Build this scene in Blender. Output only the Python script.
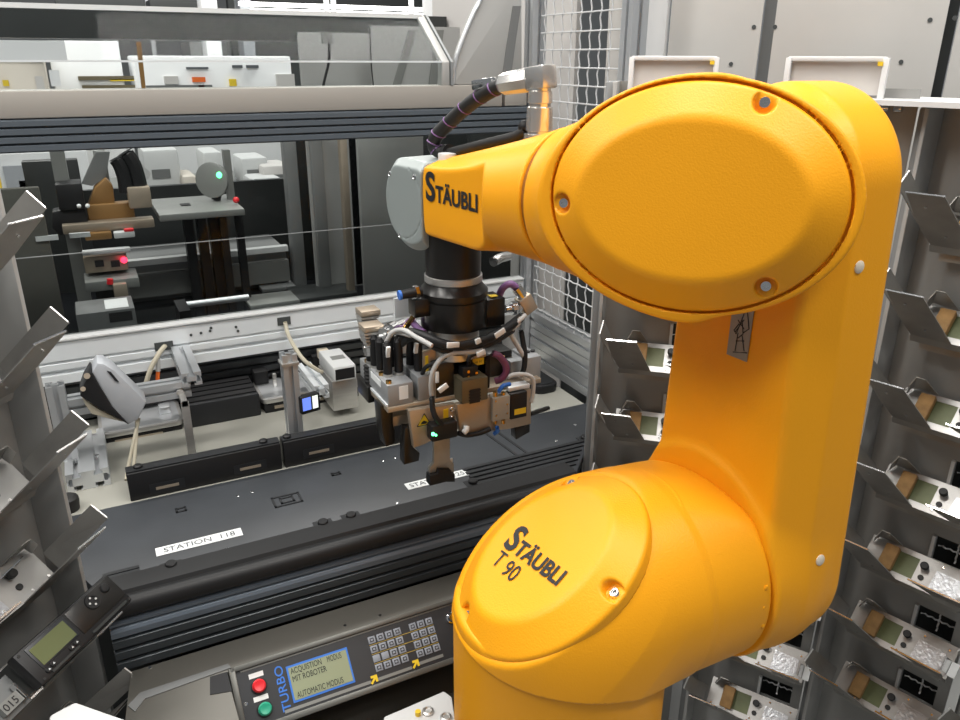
import bpy, bmesh, math, random
import numpy as np
from mathutils import Vector, Matrix

for o in list(bpy.data.objects):
    bpy.data.objects.remove(o)
scene = bpy.context.scene
COL = scene.collection
random.seed(7)

# ------------------------------------------------------------------ camera
F_PX = 776.0
PITCH, YAW, ROLL = math.radians(21.3), math.radians(26.8), math.radians(0.25)
CAM = Vector((0.0, 0.0, 1.6))
_fh = Vector((math.sin(YAW), math.cos(YAW), 0)); _rh = Vector((math.cos(YAW), -math.sin(YAW), 0)); _up = Vector((0, 0, 1))
_fw = _fh * math.cos(PITCH) - _up * math.sin(PITCH)
_u0 = _fh * math.sin(PITCH) + _up * math.cos(PITCH)
_r = _rh * math.cos(ROLL) + _u0 * math.sin(ROLL)
_u = _u0 * math.cos(ROLL) - _rh * math.sin(ROLL)
cam_data = bpy.data.cameras.new('camera')
cam_data.sensor_width = 36.0
cam_data.lens = F_PX / 960.0 * 36.0
cam_data.clip_start = 0.02
cam_data.clip_end = 60
cam = bpy.data.objects.new('camera', cam_data)
COL.objects.link(cam)
m3 = Matrix((_r, _u, -_fw)).transposed()
cam.matrix_world = Matrix.Translation(CAM) @ m3.to_4x4()
scene.camera = cam

# ------------------------------------------------------------------ world, lamps, exposure
world = bpy.data.worlds.new('hall_light')
scene.world = world
world.use_nodes = True
wn = world.node_tree.nodes['Background']
wn.inputs[0].default_value = (0.93, 0.97, 1.0, 1)
wn.inputs[1].default_value = 0.22

def ceiling_light(x, y, z, sx, sy, power, rz=0.0, col=(1.0, 0.97, 0.92)):
    ld = bpy.data.lights.new('ceiling_light', 'AREA')
    ld.shape = 'RECTANGLE'; ld.size = sx; ld.size_y = sy
    ld.energy = power; ld.color = col
    o = bpy.data.objects.new('ceiling_light', ld)
    o.location = (x, y, z); o.rotation_euler = (0, 0, rz)
    COL.objects.link(o)
    return o
for lx, ly, pw in [(-1.6, 0.9, 54), (-0.2, -1.0, 10), (0.45, 0.75, 46), (1.25, -0.35, 40), (-1.0, 2.4, 40), (0.9, 2.6, 40), (-0.5, 5.2, 70), (2.2, 5.2, 70)]:
    ceiling_light(lx, ly, 3.3, 1.5, 0.3, pw)

vs = scene.view_settings
vs.view_transform = 'Standard'
vs.look = 'None'
vs.gamma = 1.0
vs.use_curve_mapping = False
vs.exposure = -0.08

# ------------------------------------------------------------------ helpers
def V(*a): return Vector(a)
def ray(px, py): return _fw + _r * ((px - 480) / F_PX) + _u * ((360 - py) / F_PX)
def at(px, py, X=None, Y=None, Z=None, t=None, n=None, p=None):
    """a point of the place: the sight line of a pixel met with a plane of the place"""
    d = ray(px, py)
    if X is not None: return CAM + d * ((X - CAM.x) / d.x)
    if Y is not None: return CAM + d * ((Y - CAM.y) / d.y)
    if Z is not None: return CAM + d * ((Z - CAM.z) / d.z)
    if t is not None: return CAM + d * t
    n = Vector(n); p = Vector(p)
    return CAM + d * (n.dot(p - CAM) / n.dot(d))

def smooth_path(pts, k=6):
    P = [Vector(p) for p in pts]
    if len(P) < 3: return P
    Q = [P[0] * 2 - P[1]] + P + [P[-1] * 2 - P[-2]]
    out = []
    for i in range(1, len(Q) - 2):
        a, b, c, d = Q[i - 1], Q[i], Q[i + 1], Q[i + 2]
        for j in range(k):
            t = j / k
            out.append(0.5 * ((2 * b) + (c - a) * t + (2 * a - 5 * b + 4 * c - d) * t * t + (3 * b - a - 3 * c + d) * t ** 3))
    out.append(P[-1])
    return out

def frame(d):
    d = Vector(d).normalized()
    h = Vector((0, 0, 1)) if abs(d.z) < 0.9 else Vector((1, 0, 0))
    a = d.cross(h).normalized(); b = a.cross(d).normalized()
    return a, b, d

class MB:
    def __init__(s): s.v = []; s.f = []
    def add(s, vs_, fs_):
        o = len(s.v)
        s.v += [Vector(v) for v in vs_]; s.f += [tuple(i + o for i in f) for f in fs_]
        return s
    def bx(s, x0, x1, y0, y1, z0, z1):
        return s.add([(x0,y0,z0),(x1,y0,z0),(x1,y1,z0),(x0,y1,z0),(x0,y0,z1),(x1,y0,z1),(x1,y1,z1),(x0,y1,z1)],
                     [(3,2,1,0),(4,5,6,7),(0,1,5,4),(1,2,6,5),(2,3,7,6),(3,0,4,7)])
    def box(s, c, d, R=None):
        c = Vector(c); hx, hy, hz = d[0]/2, d[1]/2, d[2]/2
        vs_ = [Vector((x, y, z)) for z in (-hz, hz) for x, y in ((-hx,-hy),(hx,-hy),(hx,hy),(-hx,hy))]
        if R is not None: vs_ = [R @ v for v in vs_]
        return s.add([v + c for v in vs_], [(3,2,1,0),(4,5,6,7),(0,1,5,4),(1,2,6,5),(2,3,7,6),(3,0,4,7)])
    def cyl(s, p0, p1, r0, r1=None, n=20):
        r1 = r0 if r1 is None else r1
        p0 = Vector(p0); p1 = Vector(p1); a, b, d = frame(p1 - p0)
        vs_ = []
        for p, r in ((p0, r0), (p1, r1)):
            for i in range(n):
                w = 2 * math.pi * i / n
                vs_.append(p + (a * math.cos(w) + b * math.sin(w)) * r)
        fs_ = [((i + 1) % n, i, n + i, n + (i + 1) % n) for i in range(n)]
        fs_ = [f[::-1] for f in fs_]
        fs_ += [tuple(range(n)), tuple(range(2 * n - 1, n - 1, -1))]
        return s.add(vs_, fs_)
    def lathe(s, p0, d, prof, n=28):
        """prof: (distance along d, radius)"""
        p0 = Vector(p0); a, b, d = frame(d); vs_ = []; fs_ = []
        for h, r in prof:
            for i in range(n):
                w = 2 * math.pi * i / n
                vs_.append(p0 + d * h + (a * math.cos(w) + b * math.sin(w)) * max(r, 1e-5))
        for k in range(len(prof) - 1):
            for i in range(n):
                j = (i + 1) % n
                fs_.append((k*n+i, k*n+j, (k+1)*n+j, (k+1)*n+i))
        fs_.append(tuple(range(n))[::-1]); m = (len(prof)-1)*n
        fs_.append(tuple(range(m, m+n)))
        return s.add(vs_, fs_)
    def tube(s, pts, r, n=8, k=6, sm=True):
        P = smooth_path(pts, k) if sm else [Vector(p) for p in pts]
        vs_ = []; fs_ = []; a = None
        for i, p in enumerate(P):
            d = (P[min(i+1, len(P)-1)] - P[max(i-1, 0)]).normalized()
            if a is None: a, b, _ = frame(d)
            else:
                a = (a - d * a.dot(d)).normalized(); b = d.cross(a)
            rr = r(i / (len(P) - 1)) if callable(r) else r
            for j in range(n):
                w = 2 * math.pi * j / n
                vs_.append(p + (a * math.cos(w) + b * math.sin(w)) * rr)
        for i in range(len(P) - 1):
            for j in range(n):
                q = (j + 1) % n
                fs_.append((i*n+j, i*n+q, (i+1)*n+q, (i+1)*n+j))
        fs_.append(tuple(range(n))[::-1]); m = (len(P)-1)*n
        fs_.append(tuple(range(m, m+n)))
        return s.add(vs_, fs_)
    def prism(s, poly, ext):
        P = [Vector(p) for p in poly]; e = Vector(ext); n = len(P)
        nr = Vector((0,0,0))
        for i in range(n): nr += P[i].cross(P[(i+1) % n])
        if nr.dot(e) < 0: P = P[::-1]
        fs_ = [tuple(range(n))[::-1], tuple(range(n, 2*n))]
        fs_ += [(i, (i+1) % n, n + (i+1) % n, n + i) for i in range(n)]
        return s.add(P + [p + e for p in P], fs_)
    def sphere(s, c, r, n=16, m=10, sc=(1,1,1)):
        c = Vector(c); vs_ = []; fs_ = []
        for i in range(m + 1):
            th = math.pi * i / m
            for j in range(n):
                w = 2*math.pi*j/n
                q = Vector((math.sin(th)*math.cos(w)*sc[0], math.sin(th)*math.sin(w)*sc[1], math.cos(th)*sc[2])) * (r if 0 < i < m else r)
                vs_.append(c + q)
        for i in range(m):
            for j in range(n):
                k = (j+1) % n
                fs_.append((i*n+j, (i+1)*n+j, (i+1)*n+k, i*n+k))
        return s.add(vs_, fs_)

ROOTM = {}
def thing(name, label, cat, loc=(0,0,0), rz=0.0, group=None, kind=None):
    o = bpy.data.objects.new(name, None); COL.objects.link(o)
    o.empty_display_size = 0.05
    o.location = loc; o.rotation_euler = (0, 0, rz)
    ROOTM[o] = Matrix.Translation(Vector(loc)) @ Matrix.Rotation(rz, 4, 'Z')
    tag(o, label, cat, group, kind)
    return o
def tag(o, label=None, cat=None, group=None, kind=None):
    if label: o['label'] = label
    if cat: o['category'] = cat
    if group: o['group'] = group
    if kind: o['kind'] = kind
    return o
def root_of(o):
    while o.parent: o = o.parent
    return o
def finish_mesh(me, smooth):
    if smooth:
        me.polygons.foreach_set('use_smooth', [True] * len(me.polygons))
        if smooth < 179: me.set_sharp_from_angle(angle=math.radians(smooth))
    me.update()
def part(name, mb, mat, parent=None, local=False, bevel=0.0, smooth=32, seg=2):
    """one mesh object; coordinates of the place unless local"""
    me = bpy.data.meshes.new(name)
    vs_ = mb.v
    loc = None
    if parent is not None and not local:
        inv = ROOTM[root_of(parent)].inverted()
        vs_ = [inv @ v for v in vs_]
    if parent is None and not local:
        xs = [v.x for v in vs_]; ys = [v.y for v in vs_]; zs = [v.z for v in vs_]
        loc = Vector(((min(xs)+max(xs))/2, (min(ys)+max(ys))/2, min(zs)))
        vs_ = [v - loc for v in vs_]
    me.from_pydata([tuple(v) for v in vs_], [], mb.f)
    if bevel > 0:
        bm = bmesh.new(); bm.from_mesh(me)
        bmesh.ops.remove_doubles(bm, verts=bm.verts, dist=1e-6)
        bm.normal_update()
        es = [e for e in bm.edges if len(e.link_faces) == 2 and e.calc_face_angle(0) > 0.5]
        bmesh.ops.bevel(bm, geom=es, offset=bevel, segments=seg, affect='EDGES', profile=0.5, clamp_overlap=True)
        bm.to_mesh(me); bm.free()
    finish_mesh(me, smooth)
    o = bpy.data.objects.new(name, me); COL.objects.link(o)
    if mat: me.materials.append(mat)
    if parent is not None: o.parent = parent
    elif loc is not None: o.location = loc
    return o
def copy_tree(o, parent=None):
    c = o.copy(); COL.objects.link(c); c.parent = parent
    for ch in list(o.children): copy_tree(ch, c)
    return c

_fontcache = {}
def text(body, size, mat, parent, org, xd, yd, name='lettering', bold=0.0, lift=0.0006, sx=1.0, align='LEFT', shear=0.0, parts=None, width=None):
    """flat print lying on a surface: org is the left end of the baseline"""
    xd = Vector(xd).normalized(); yd = Vector(yd); yd = (yd - xd * yd.dot(xd)).normalized(); nd = xd.cross(yd)
    mb = MB(); pen = 0.0
    for chunk, sc in (parts or [(body, 1.0)]):
        key = (chunk, bold, shear)
        if key not in _fontcache:
            cu = bpy.data.curves.new('lettering', 'FONT'); cu.body = chunk; cu.size = 1.0; cu.offset = bold; cu.shear = shear
            cu.resolution_u = 4
            to = bpy.data.objects.new('lettering', cu); COL.objects.link(to)
            dg = bpy.context.evaluated_depsgraph_get(); dg.update()
            me = bpy.data.meshes.new_from_object(to.evaluated_get(dg))
            _fontcache[key] = ([v.co.copy() for v in me.vertices], [tuple(p.vertices) for p in me.polygons])
            bpy.data.objects.remove(to); bpy.data.meshes.remove(me); bpy.data.curves.remove(cu)
        vs_, fs_ = _fontcache[key]
        mx = max([v.x for v in vs_] + [0])
        mb.add([Vector((pen + v.x * sc, v.y * sc, 0)) for v in vs_], fs_)
        pen += mx * sc + 0.05
    w = pen - 0.05
    if width: sx = width / (w * size)
    off = {'LEFT': 0, 'CENTER': -w / 2, 'RIGHT': -w}[align]
    org = Vector(org)
    mb.v = [org + xd * ((v.x + off) * size * sx) + yd * (v.y * size) + nd * lift for v in mb.v]
    return part(name, mb, mat, parent, smooth=0)

# ------------------------------------------------------------------ materials
def mat(name, col, rough=0.5, metal=0.0, spec=0.5, bump=0.0, bscale=200.0, var=0.0, vscale=8.0, coat=0.0, emit=None, estr=0.0, stretch=None, alpha=1.0):
    m = bpy.data.materials.new(name); m.use_nodes = True
    nt = m.node_tree; b = nt.nodes['Principled BSDF']
    b.inputs['Base Color'].default_value = (*col, 1)
    b.inputs['Roughness'].default_value = rough
    b.inputs['Metallic'].default_value = metal
    b.inputs['Specular IOR Level'].default_value = spec
    if coat: b.inputs['Coat Weight'].default_value = coat; b.inputs['Coat Roughness'].default_value = 0.15
    if emit:
        b.inputs['Emission Color'].default_value = (*emit, 1); b.inputs['Emission Strength'].default_value = estr
    if bump or var:
        tc = nt.nodes.new('ShaderNodeTexCoord'); mp = nt.nodes.new('ShaderNodeMapping')
        nt.links.new(tc.outputs['Object'], mp.inputs[0])
        if stretch: mp.inputs['Scale'].default_value = stretch
    if bump:
        nz = nt.nodes.new('ShaderNodeTexNoise'); nz.inputs['Scale'].default_value = bscale; nz.inputs['Detail'].default_value = 3
        bp = nt.nodes.new('ShaderNodeBump'); bp.inputs['Strength'].default_value = bump; bp.inputs['Distance'].default_value = 0.002
        nt.links.new(mp.outputs[0], nz.inputs['Vector']); nt.links.new(nz.outputs['Fac'], bp.inputs['Height']); nt.links.new(bp.outputs[0], b.inputs['Normal'])
    if var:
        n2 = nt.nodes.new('ShaderNodeTexNoise'); n2.inputs['Scale'].default_value = vscale; n2.inputs['Detail'].default_value = 5
        cr = nt.nodes.new('ShaderNodeMapRange'); cr.inputs['From Min'].default_value = 0.3; cr.inputs['From Max'].default_value = 0.7
        cr.inputs['To Min'].default_value = 1 - var; cr.inputs['To Max'].default_value = 1 + var
        hs = nt.nodes.new('ShaderNodeHueSaturation'); hs.inputs['Color'].default_value = (*col, 1)
        nt.links.new(mp.outputs[0], n2.inputs['Vector']); nt.links.new(n2.outputs['Fac'], cr.inputs['Value'])
        nt.links.new(cr.outputs[0], hs.inputs['Value']); nt.links.new(hs.outputs[0], b.inputs['Base Color'])
    return m

def glass_mat(name, tint=(0.93, 0.96, 0.96), refl=0.06):
    m = bpy.data.materials.new(name); m.use_nodes = True
    nt = m.node_tree; nt.nodes.clear()
    out = nt.nodes.new('ShaderNodeOutputMaterial'); mx = nt.nodes.new('ShaderNodeMixShader')
    tr = nt.nodes.new('ShaderNodeBsdfTransparent'); gl = nt.nodes.new('ShaderNodeBsdfGlossy'); fr = nt.nodes.new('ShaderNodeFresnel')
    tr.inputs[0].default_value = (*tint, 1); gl.inputs['Roughness'].default_value = 0.02; fr.inputs[0].default_value = 1.0 + refl * 6
    nt.links.new(fr.outputs[0], mx.inputs[0]); nt.links.new(tr.outputs[0], mx.inputs[1]); nt.links.new(gl.outputs[0], mx.inputs[2])
    nt.links.new(mx.outputs[0], out.inputs[0])
    return m

M = dict(
    yellow=mat('yellow_paint', (0.89, 0.372, 0.007), 0.42, spec=0.35, bump=0.16, bscale=420, var=0.02, vscale=6),
    seam=mat('seam_shadow_paint', (0.30, 0.10, 0.004), 0.7),  # darker copy of the yellow paint, standing in for shade in the seam groove
    steel=mat('brushed_steel', (0.60, 0.59, 0.57), 0.38, 0.85, bump=0.05, bscale=60, var=0.08, vscale=14, stretch=(1, 1, 8)),
    trayfloor=mat('tray_floor_steel', (0.40, 0.395, 0.385), 0.42, 0.7, bump=0.06, bscale=80, var=0.06, vscale=20),
    bright=mat('bright_steel', (0.78, 0.78, 0.78), 0.16, 1.0),
    nickel=mat('satin_nickel', (0.66, 0.65, 0.63), 0.24, 0.85),
    satin=mat('satin_grey_metal', (0.40, 0.385, 0.345), 0.45, 0.3),
    ribback=mat('dark_grey_extrusion', (0.075, 0.08, 0.085), 0.4, 0.3),
    chrome=mat('chrome', (0.82, 0.82, 0.83), 0.07, 1.0),
    darksteel=mat('dark_tray_steel', (0.33, 0.32, 0.30), 0.36, 0.55, var=0.12, vscale=20),
    sheet=mat('galvanised_sheet', (0.66, 0.64, 0.61), 0.42, 0.45, bump=0.04, bscale=30, var=0.06, vscale=4),
    alu=mat('anodised_aluminium', (0.66, 0.68, 0.70), 0.34, 0.75, var=0.03),
    alu_white=mat('pale_aluminium', (0.74, 0.77, 0.79), 0.45, 0.25),
    postgrey=mat('grey_powder_post', (0.25, 0.26, 0.265), 0.5, 0.2),
    panelgrey=mat('dark_grey_panel', (0.30, 0.30, 0.29), 0.45, 0.25, var=0.06),
    postlight=mat('light_post', (0.42, 0.42, 0.41), 0.45, 0.3),
    taupe=mat('taupe_sheet', (0.135, 0.130, 0.115), 0.45, 0.3, bump=0.05, bscale=500),
    beamtaupe=mat('taupe_beam', (0.36, 0.335, 0.305), 0.5, 0.15),
    rib=mat('blue_grey_extrusion', (0.088, 0.105, 0.125), 0.5, 0.2),
    ribblack=mat('black_extrusion', (0.048, 0.057, 0.066), 0.36, 0.3),
    ribblue=mat('blue_black_extrusion', (0.135, 0.165, 0.205), 0.4, 0.3),
    deck=mat('black_conveyor_plate', (0.036, 0.040, 0.046), 0.42, 0.0, spec=0.5, bump=0.05, bscale=300, var=0.15, vscale=9),
    deckdark=mat('black_conveyor_strip', (0.012, 0.013, 0.015), 0.45),
    black=mat('black_plastic', (0.012, 0.012, 0.013), 0.48, spec=0.35),
    blackgloss=mat('gloss_black_deck', (0.010, 0.011, 0.013), 0.12, spec=0.6),
    blackano=mat('black_anodised', (0.013, 0.012, 0.011), 0.30, 0.1),
    rubber=mat('black_rubber', (0.012, 0.012, 0.012), 0.6),
    beige=mat('beige_table', (0.35, 0.345, 0.305), 0.25, var=0.02),
    tan=mat('tan_aluminium', (0.46, 0.385, 0.30), 0.40, 0.6, var=0.04, vscale=40),
    olive=mat('olive_bronze_block', (0.16, 0.135, 0.085), 0.42, 0.4),
    greyblock=mat('grey_valve_block', (0.30, 0.31, 0.32), 0.5, 0.3),
    capgrey=mat('green_grey_cap', (0.30, 0.335, 0.33), 0.42, 0.15),
    white=mat('white_plastic', (0.62, 0.63, 0.63), 0.45),
    whiteframe=mat('white_frame', (0.68, 0.68, 0.68), 0.45, var=0.02),
    offwhite=mat('offwhite_panel', (0.60, 0.58, 0.56), 0.5),
    paper=mat('white_label', (0.80, 0.82, 0.82), 0.6),
    ink=mat('black_ink', (0.012, 0.012, 0.014), 0.6),
    inkgrey=mat('grey_ink', (0.10, 0.11, 0.12), 0.6),
    scangrey=mat('scanner_grey', (0.42, 0.44, 0.47), 0.45),
    yellowlabel=mat('yellow_label', (0.80, 0.55, 0.02), 0.5),
    brass=mat('brass', (0.72, 0.45, 0.16), 0.25, 1.0),
    brown=mat('brown_cork_block', (0.33, 0.185, 0.065), 0.7, bump=0.2, bscale=90, var=0.22, vscale=60),
    green=mat('green_board', (0.115, 0.135, 0.055), 0.5, var=0.1, vscale=60),
    foil=mat('foil_pad', (0.50, 0.52, 0.55), 0.3, 0.7, bump=0.5, bscale=160),
    purple=mat('purple_cable', (0.20, 0.10, 0.26), 0.45),
    maroon=mat('maroon_hose', (0.17, 0.045, 0.10), 0.5),
    greycable=mat('light_grey_cable', (0.50, 0.50, 0.49), 0.5),
    beigecable=mat('beige_cable', (0.50, 0.46, 0.36), 0.5),
    blue=mat('blue_print', (0.03, 0.17, 0.62), 0.45),
    lcd=mat('lcd_green', (0.27, 0.30, 0.19), 0.25, emit=(0.36, 0.42, 0.26), estr=0.03),
    lcddark=mat('lcd_olive', (0.12, 0.14, 0.065), 0.25),
    redbtn=mat('red_button', (0.75, 0.02, 0.03), 0.35),
    greenbtn=mat('green_button', (0.02, 0.33, 0.20), 0.35),
    keygrey=mat('key_grey', (0.25, 0.27, 0.31), 0.5),
    gold=mat('gold_line', (0.42, 0.30, 0.05), 0.5),
    console=mat('console_black', (0.020, 0.022, 0.026), 0.42),
    consoleframe=mat('console_frame', (0.13, 0.13, 0.12), 0.4, 0.5),
    green_led=mat('green_led', (0.05, 0.8, 0.2), 0.4, emit=(0.1, 1.0, 0.3), estr=6),
    red_led=mat('red_led', (0.9, 0.02, 0.05), 0.4, emit=(1.0, 0.03, 0.08), estr=5),
    screen=mat('blue_screen', (0.05, 0.1, 0.5), 0.3, emit=(0.20, 0.32, 0.95), estr=0.9),
    screenw=mat('white_screen', (0.7, 0.7, 0.6), 0.3, emit=(0.85, 0.95, 0.9), estr=0.9),
    orange=mat('orange_sleeve', (0.85, 0.16, 0.02), 0.5),
    darkpanel=mat('dark_machine_panel', (0.035, 0.038, 0.038), 0.35, 0.2, var=0.1),
    greypanel=mat('grey_machine_panel', (0.22, 0.225, 0.215), 0.45, 0.2),
    midgrey=mat('mid_grey_machine', (0.17, 0.175, 0.175), 0.5, 0.1),
    amberbrown=mat('amber_reflection', (0.23, 0.12, 0.035), 0.5),  # amber of the robot reflection as base colour; strut and slide share it
    floor=mat('hall_floor', (0.30, 0.30, 0.29), 0.4, var=0.05, vscale=3),
    hallwall=mat('hall_wall', (0.42, 0.43, 0.43), 0.8),
    hallcream=mat('cream_cabinet', (0.62, 0.57, 0.50), 0.6),
    hallwhite=mat('white_cabinet', (0.80, 0.81, 0.82), 0.5),
    halldark=mat('hall_dark', (0.05, 0.055, 0.055), 0.6),
    tubelight=mat('fluorescent_tube', (1, 1, 1), 0.4, emit=(1.0, 1.0, 0.95), estr=5.0),
    hoodgrey=mat('grey_hood_sheet', (0.42, 0.42, 0.41), 0.5, 0.3, var=0.04, vscale=3),
    plug=mat('cream_plug', (0.70, 0.62, 0.50), 0.5),
    sticker=mat('silver_sticker', (0.31, 0.29, 0.25), 0.4, 0.3),
    blueact=mat('blue_fitting', (0.03, 0.16, 0.60), 0.4),
    wire=mat('galvanised_wire', (0.80, 0.81, 0.82), 0.35, 0.4),
    yellowplastic=mat('yellow_marking', (0.78, 0.56, 0.03), 0.5),
)
M['glass'] = glass_mat('clear_pane', (0.82, 0.84, 0.84), 0.028)
M['hoodglass'] = glass_mat('hood_pane', (0.88, 0.90, 0.90), 0.006)
# ------------------------------------------------------------------ signed-distance mesher for the cast robot housings
def sdf_mesh(name, f, lo, hi, h, material, parent, smooth=179):
    lo = np.array(lo, float); hi = np.array(hi, float)
    n = np.ceil((hi - lo) / h).astype(int) + 1
    ax = [lo[i] + h * np.arange(n[i]) for i in range(3)]
    G = np.meshgrid(*ax, indexing='ij', sparse=True)
    Vv = np.asarray(f(*G), dtype=np.float32)
    Vv = np.broadcast_to(Vv, n)
    ins = Vv < 0
    cs = [ins[a:n[0]-1+a, b:n[1]-1+b, c:n[2]-1+c] for a in (0, 1) for b in (0, 1) for c in (0, 1)]
    cnt = sum(c.astype(np.int8) for c in cs)
    act = (cnt > 0) & (cnt < 8)
    idx = np.argwhere(act)
    vid = -np.ones(act.shape, np.int64); vid[act] = np.arange(len(idx))
    acc = np.zeros((len(idx), 3)); wt = np.zeros(len(idx))
    corners = [(a, b, c) for a in (0, 1) for b in (0, 1) for c in (0, 1)]
    for i, A in enumerate(corners):
        for B in corners[i+1:]:
            if sum(abs(p - q) for p, q in zip(A, B)) != 1: continue
            ia = idx + A; ib = idx + B
            va = Vv[ia[:,0], ia[:,1], ia[:,2]].astype(float); vb = Vv[ib[:,0], ib[:,1], ib[:,2]].astype(float)
            m = (va < 0) != (vb < 0)
            t = np.where(m, va / np.where(m, va - vb, 1), 0)
            p = np.array(A) + (np.array(B) - np.array(A)) * t[:, None]
            acc[m] += p[m]; wt[m] += 1
    P = lo + h * (idx + acc / wt[:, None])
    e = h * 0.25
    for _ in range(2):
        d0 = f(P[:,0], P[:,1], P[:,2])
        g = np.stack([(f(P[:,0]+e, P[:,1], P[:,2]) - f(P[:,0]-e, P[:,1], P[:,2])),
                      (f(P[:,0], P[:,1]+e, P[:,2]) - f(P[:,0], P[:,1]-e, P[:,2])),
                      (f(P[:,0], P[:,1], P[:,2]+e) - f(P[:,0], P[:,1], P[:,2]-e))], 1) / (2 * e)
        gg = np.maximum((g ** 2).sum(1), 0.2)
        st = np.clip(d0 / gg, -0.5 * h, 0.5 * h)
        P = P - g * st[:, None]
    quads = []
    for axis in range(3):
        o1, o2 = [(1, 2), (2, 0), (0, 1)][axis]
        sl0 = [slice(None)] * 3; sl1 = [slice(None)] * 3
        sl0[axis] = slice(0, n[axis]-1); sl1[axis] = slice(1, n[axis])
        a = ins[tuple(sl0)]; b = ins[tuple(sl1)]
        q = np.argwhere(a != b)
        q = q[(q[:, o1] > 0) & (q[:, o1] < n[o1]-1) & (q[:, o2] > 0) & (q[:, o2] < n[o2]-1)]
        fl = a[q[:,0], q[:,1], q[:,2]]
        u = np.zeros(3, int); u[o1] = 1; w = np.zeros(3, int); w[o2] = 1
        c = [q - u - w, q - w, q, q - u]
        ids = np.stack([vid[k[:,0], k[:,1], k[:,2]] for k in c], 1)
        ids[~fl] = ids[~fl][:, ::-1]
        quads.append(ids)
    Q = np.concatenate(quads); Q = Q[(Q >= 0).all(1)]
    inv = np.array(ROOTM[root_of(parent)].inverted())
    P = P @ inv[:3, :3].T + inv[:3, 3]
    me = bpy.data.meshes.new(name)
    me.vertices.add(len(P)); me.vertices.foreach_set('co', P.ravel())
    me.loops.add(len(Q) * 4); me.polygons.add(len(Q))
    me.loops.foreach_set('vertex_index', Q.ravel())
    me.polygons.foreach_set('loop_start', np.arange(len(Q)) * 4)
    me.polygons.foreach_set('loop_total', np.full(len(Q), 4))
    me.update(calc_edges=True); me.validate()
    finish_mesh(me, smooth)
    me.materials.append(material)
    o = bpy.data.objects.new(name, me); COL.objects.link(o); o.parent = parent
    return o

mn, mxm = np.minimum, np.maximum
def smin(a, b, k):
    h = np.clip(0.5 + 0.5 * (b - a) / k, 0, 1)
    return b + (a - b) * h - k * h * (1 - h)
def smax(a, b, k): return -smin(-a, -b, k)
def dot(P, c, d): return (P[0]-c[0])*d[0] + (P[1]-c[1])*d[1] + (P[2]-c[2])*d[2]
def d_cyl(P, c, d, r):
    t = dot(P, c, d)
    q = (P[0]-c[0])**2 + (P[1]-c[1])**2 + (P[2]-c[2])**2 - t*t
    return np.sqrt(mxm(q, 1e-12)) - r, t
def d_ell(a, b, ra, rb):
    k0 = np.sqrt((a/ra)**2 + (b/rb)**2) + 1e-9
    k1 = np.sqrt((a/ra**2)**2 + (b/rb**2)**2) + 1e-9
    return k0 * (k0 - 1) / k1
def nrm(v): v = np.array(v, float); return v / np.linalg.norm(v)

# ------------------------------------------------------------------ the robot
AX = np.array([0.477, 0.702, 0.0])            # axis 1
SH = np.array([0.477, 0.702, 0.940])          # shoulder mitre
EL = np.array([0.620, 0.690, 1.440])          # elbow
SEAM = np.array([0.578, 0.870, 1.425])        # forearm joint ring
WR = np.array([0.532, 1.150, 1.390])          # wrist
robot = thing('robot_arm', 'large yellow articulated robot arm reaching over the conveyor', 'robot', (AX[0], AX[1], 0))

# base column and pedestal
part('pedestal', MB().cyl((AX[0], AX[1], 0.0), (AX[0], AX[1], 0.5), 0.17, n=40).cyl((AX[0], AX[1], 0.5), (AX[0], AX[1], 0.53), 0.2, n=40), M['panelgrey'], robot, bevel=0.004)
def f_column(x, y, z):
    d, t = d_cyl((x, y, z), AX, (0, 0, 1), 0.1435)
    return smax(smax(d, z - 0.94, 0.01), 0.53 - z, 0.01)
sdf_mesh('base_column', f_column, (0.32, 0.55, 0.5), (0.64, 0.87, 0.96), 0.006, M['yellow'], robot)

# shoulder casting: column mitred into a horizontal barrel, corner cut by the oval cover
n_s = nrm((-0.574, 0.02, 0.819)); a_s = nrm(np.cross((0, 0, 1), n_s)); b_s = np.cross(n_s, a_s)
O_s = np.array([0.453, 0.693, 1.003]); RA_S, RB_S = 0.121, 0.1425
def f_shoulder(x, y, z):
    P = (x, y, z)
    dc, _ = d_cyl(P, AX, (0, 0, 1), 0.1485)
    db, t = d_cyl(P, SH, (1, 0, 0), 0.1485)
    db = db + 0.002 * np.clip((x - 0.600) / 0.012, 0, 1)
    crease = (0.892 - (x - 0.477) * 0.15) - z
    v = ((z - SH[2]) - (x - SH[0])) * 0.7071
    ko = 0.09 * np.clip(v / 0.10, 0, 1) + 1e-4
    ki = 0.025 * np.clip(-v / 0.05, 0, 1) + 1e-4
    outer = mxm(smax(dc, db, ko), np.where(x < 0.55, crease * 0.9, -1.0))
    inner = smin(mxm(dc, crease * 0.9), smax(db, 0.45 - x, 0.004), ki)
    d = np.where(v > 0, outer, inner)
    d = smax(d, x - 0.700, 0.004)
    pn = dot(P, O_s, n_s); pa = dot(P, O_s, a_s); pb = dot(P, O_s, b_s)
    d = smax(d, pn - 0.002, 0.005)
    e0 = d_ell(pa, pb, RA_S, RB_S)
    d = smax(d, (e0 - 0.013 + 0.9 * pn) / 1.345, 0.010)
    return d
sdf_mesh('shoulder_casing', f_shoulder, (0.31, 0.53, 0.77), (0.715, 0.87, 1.12), 0.0020, M['yellow'], robot)
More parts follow.
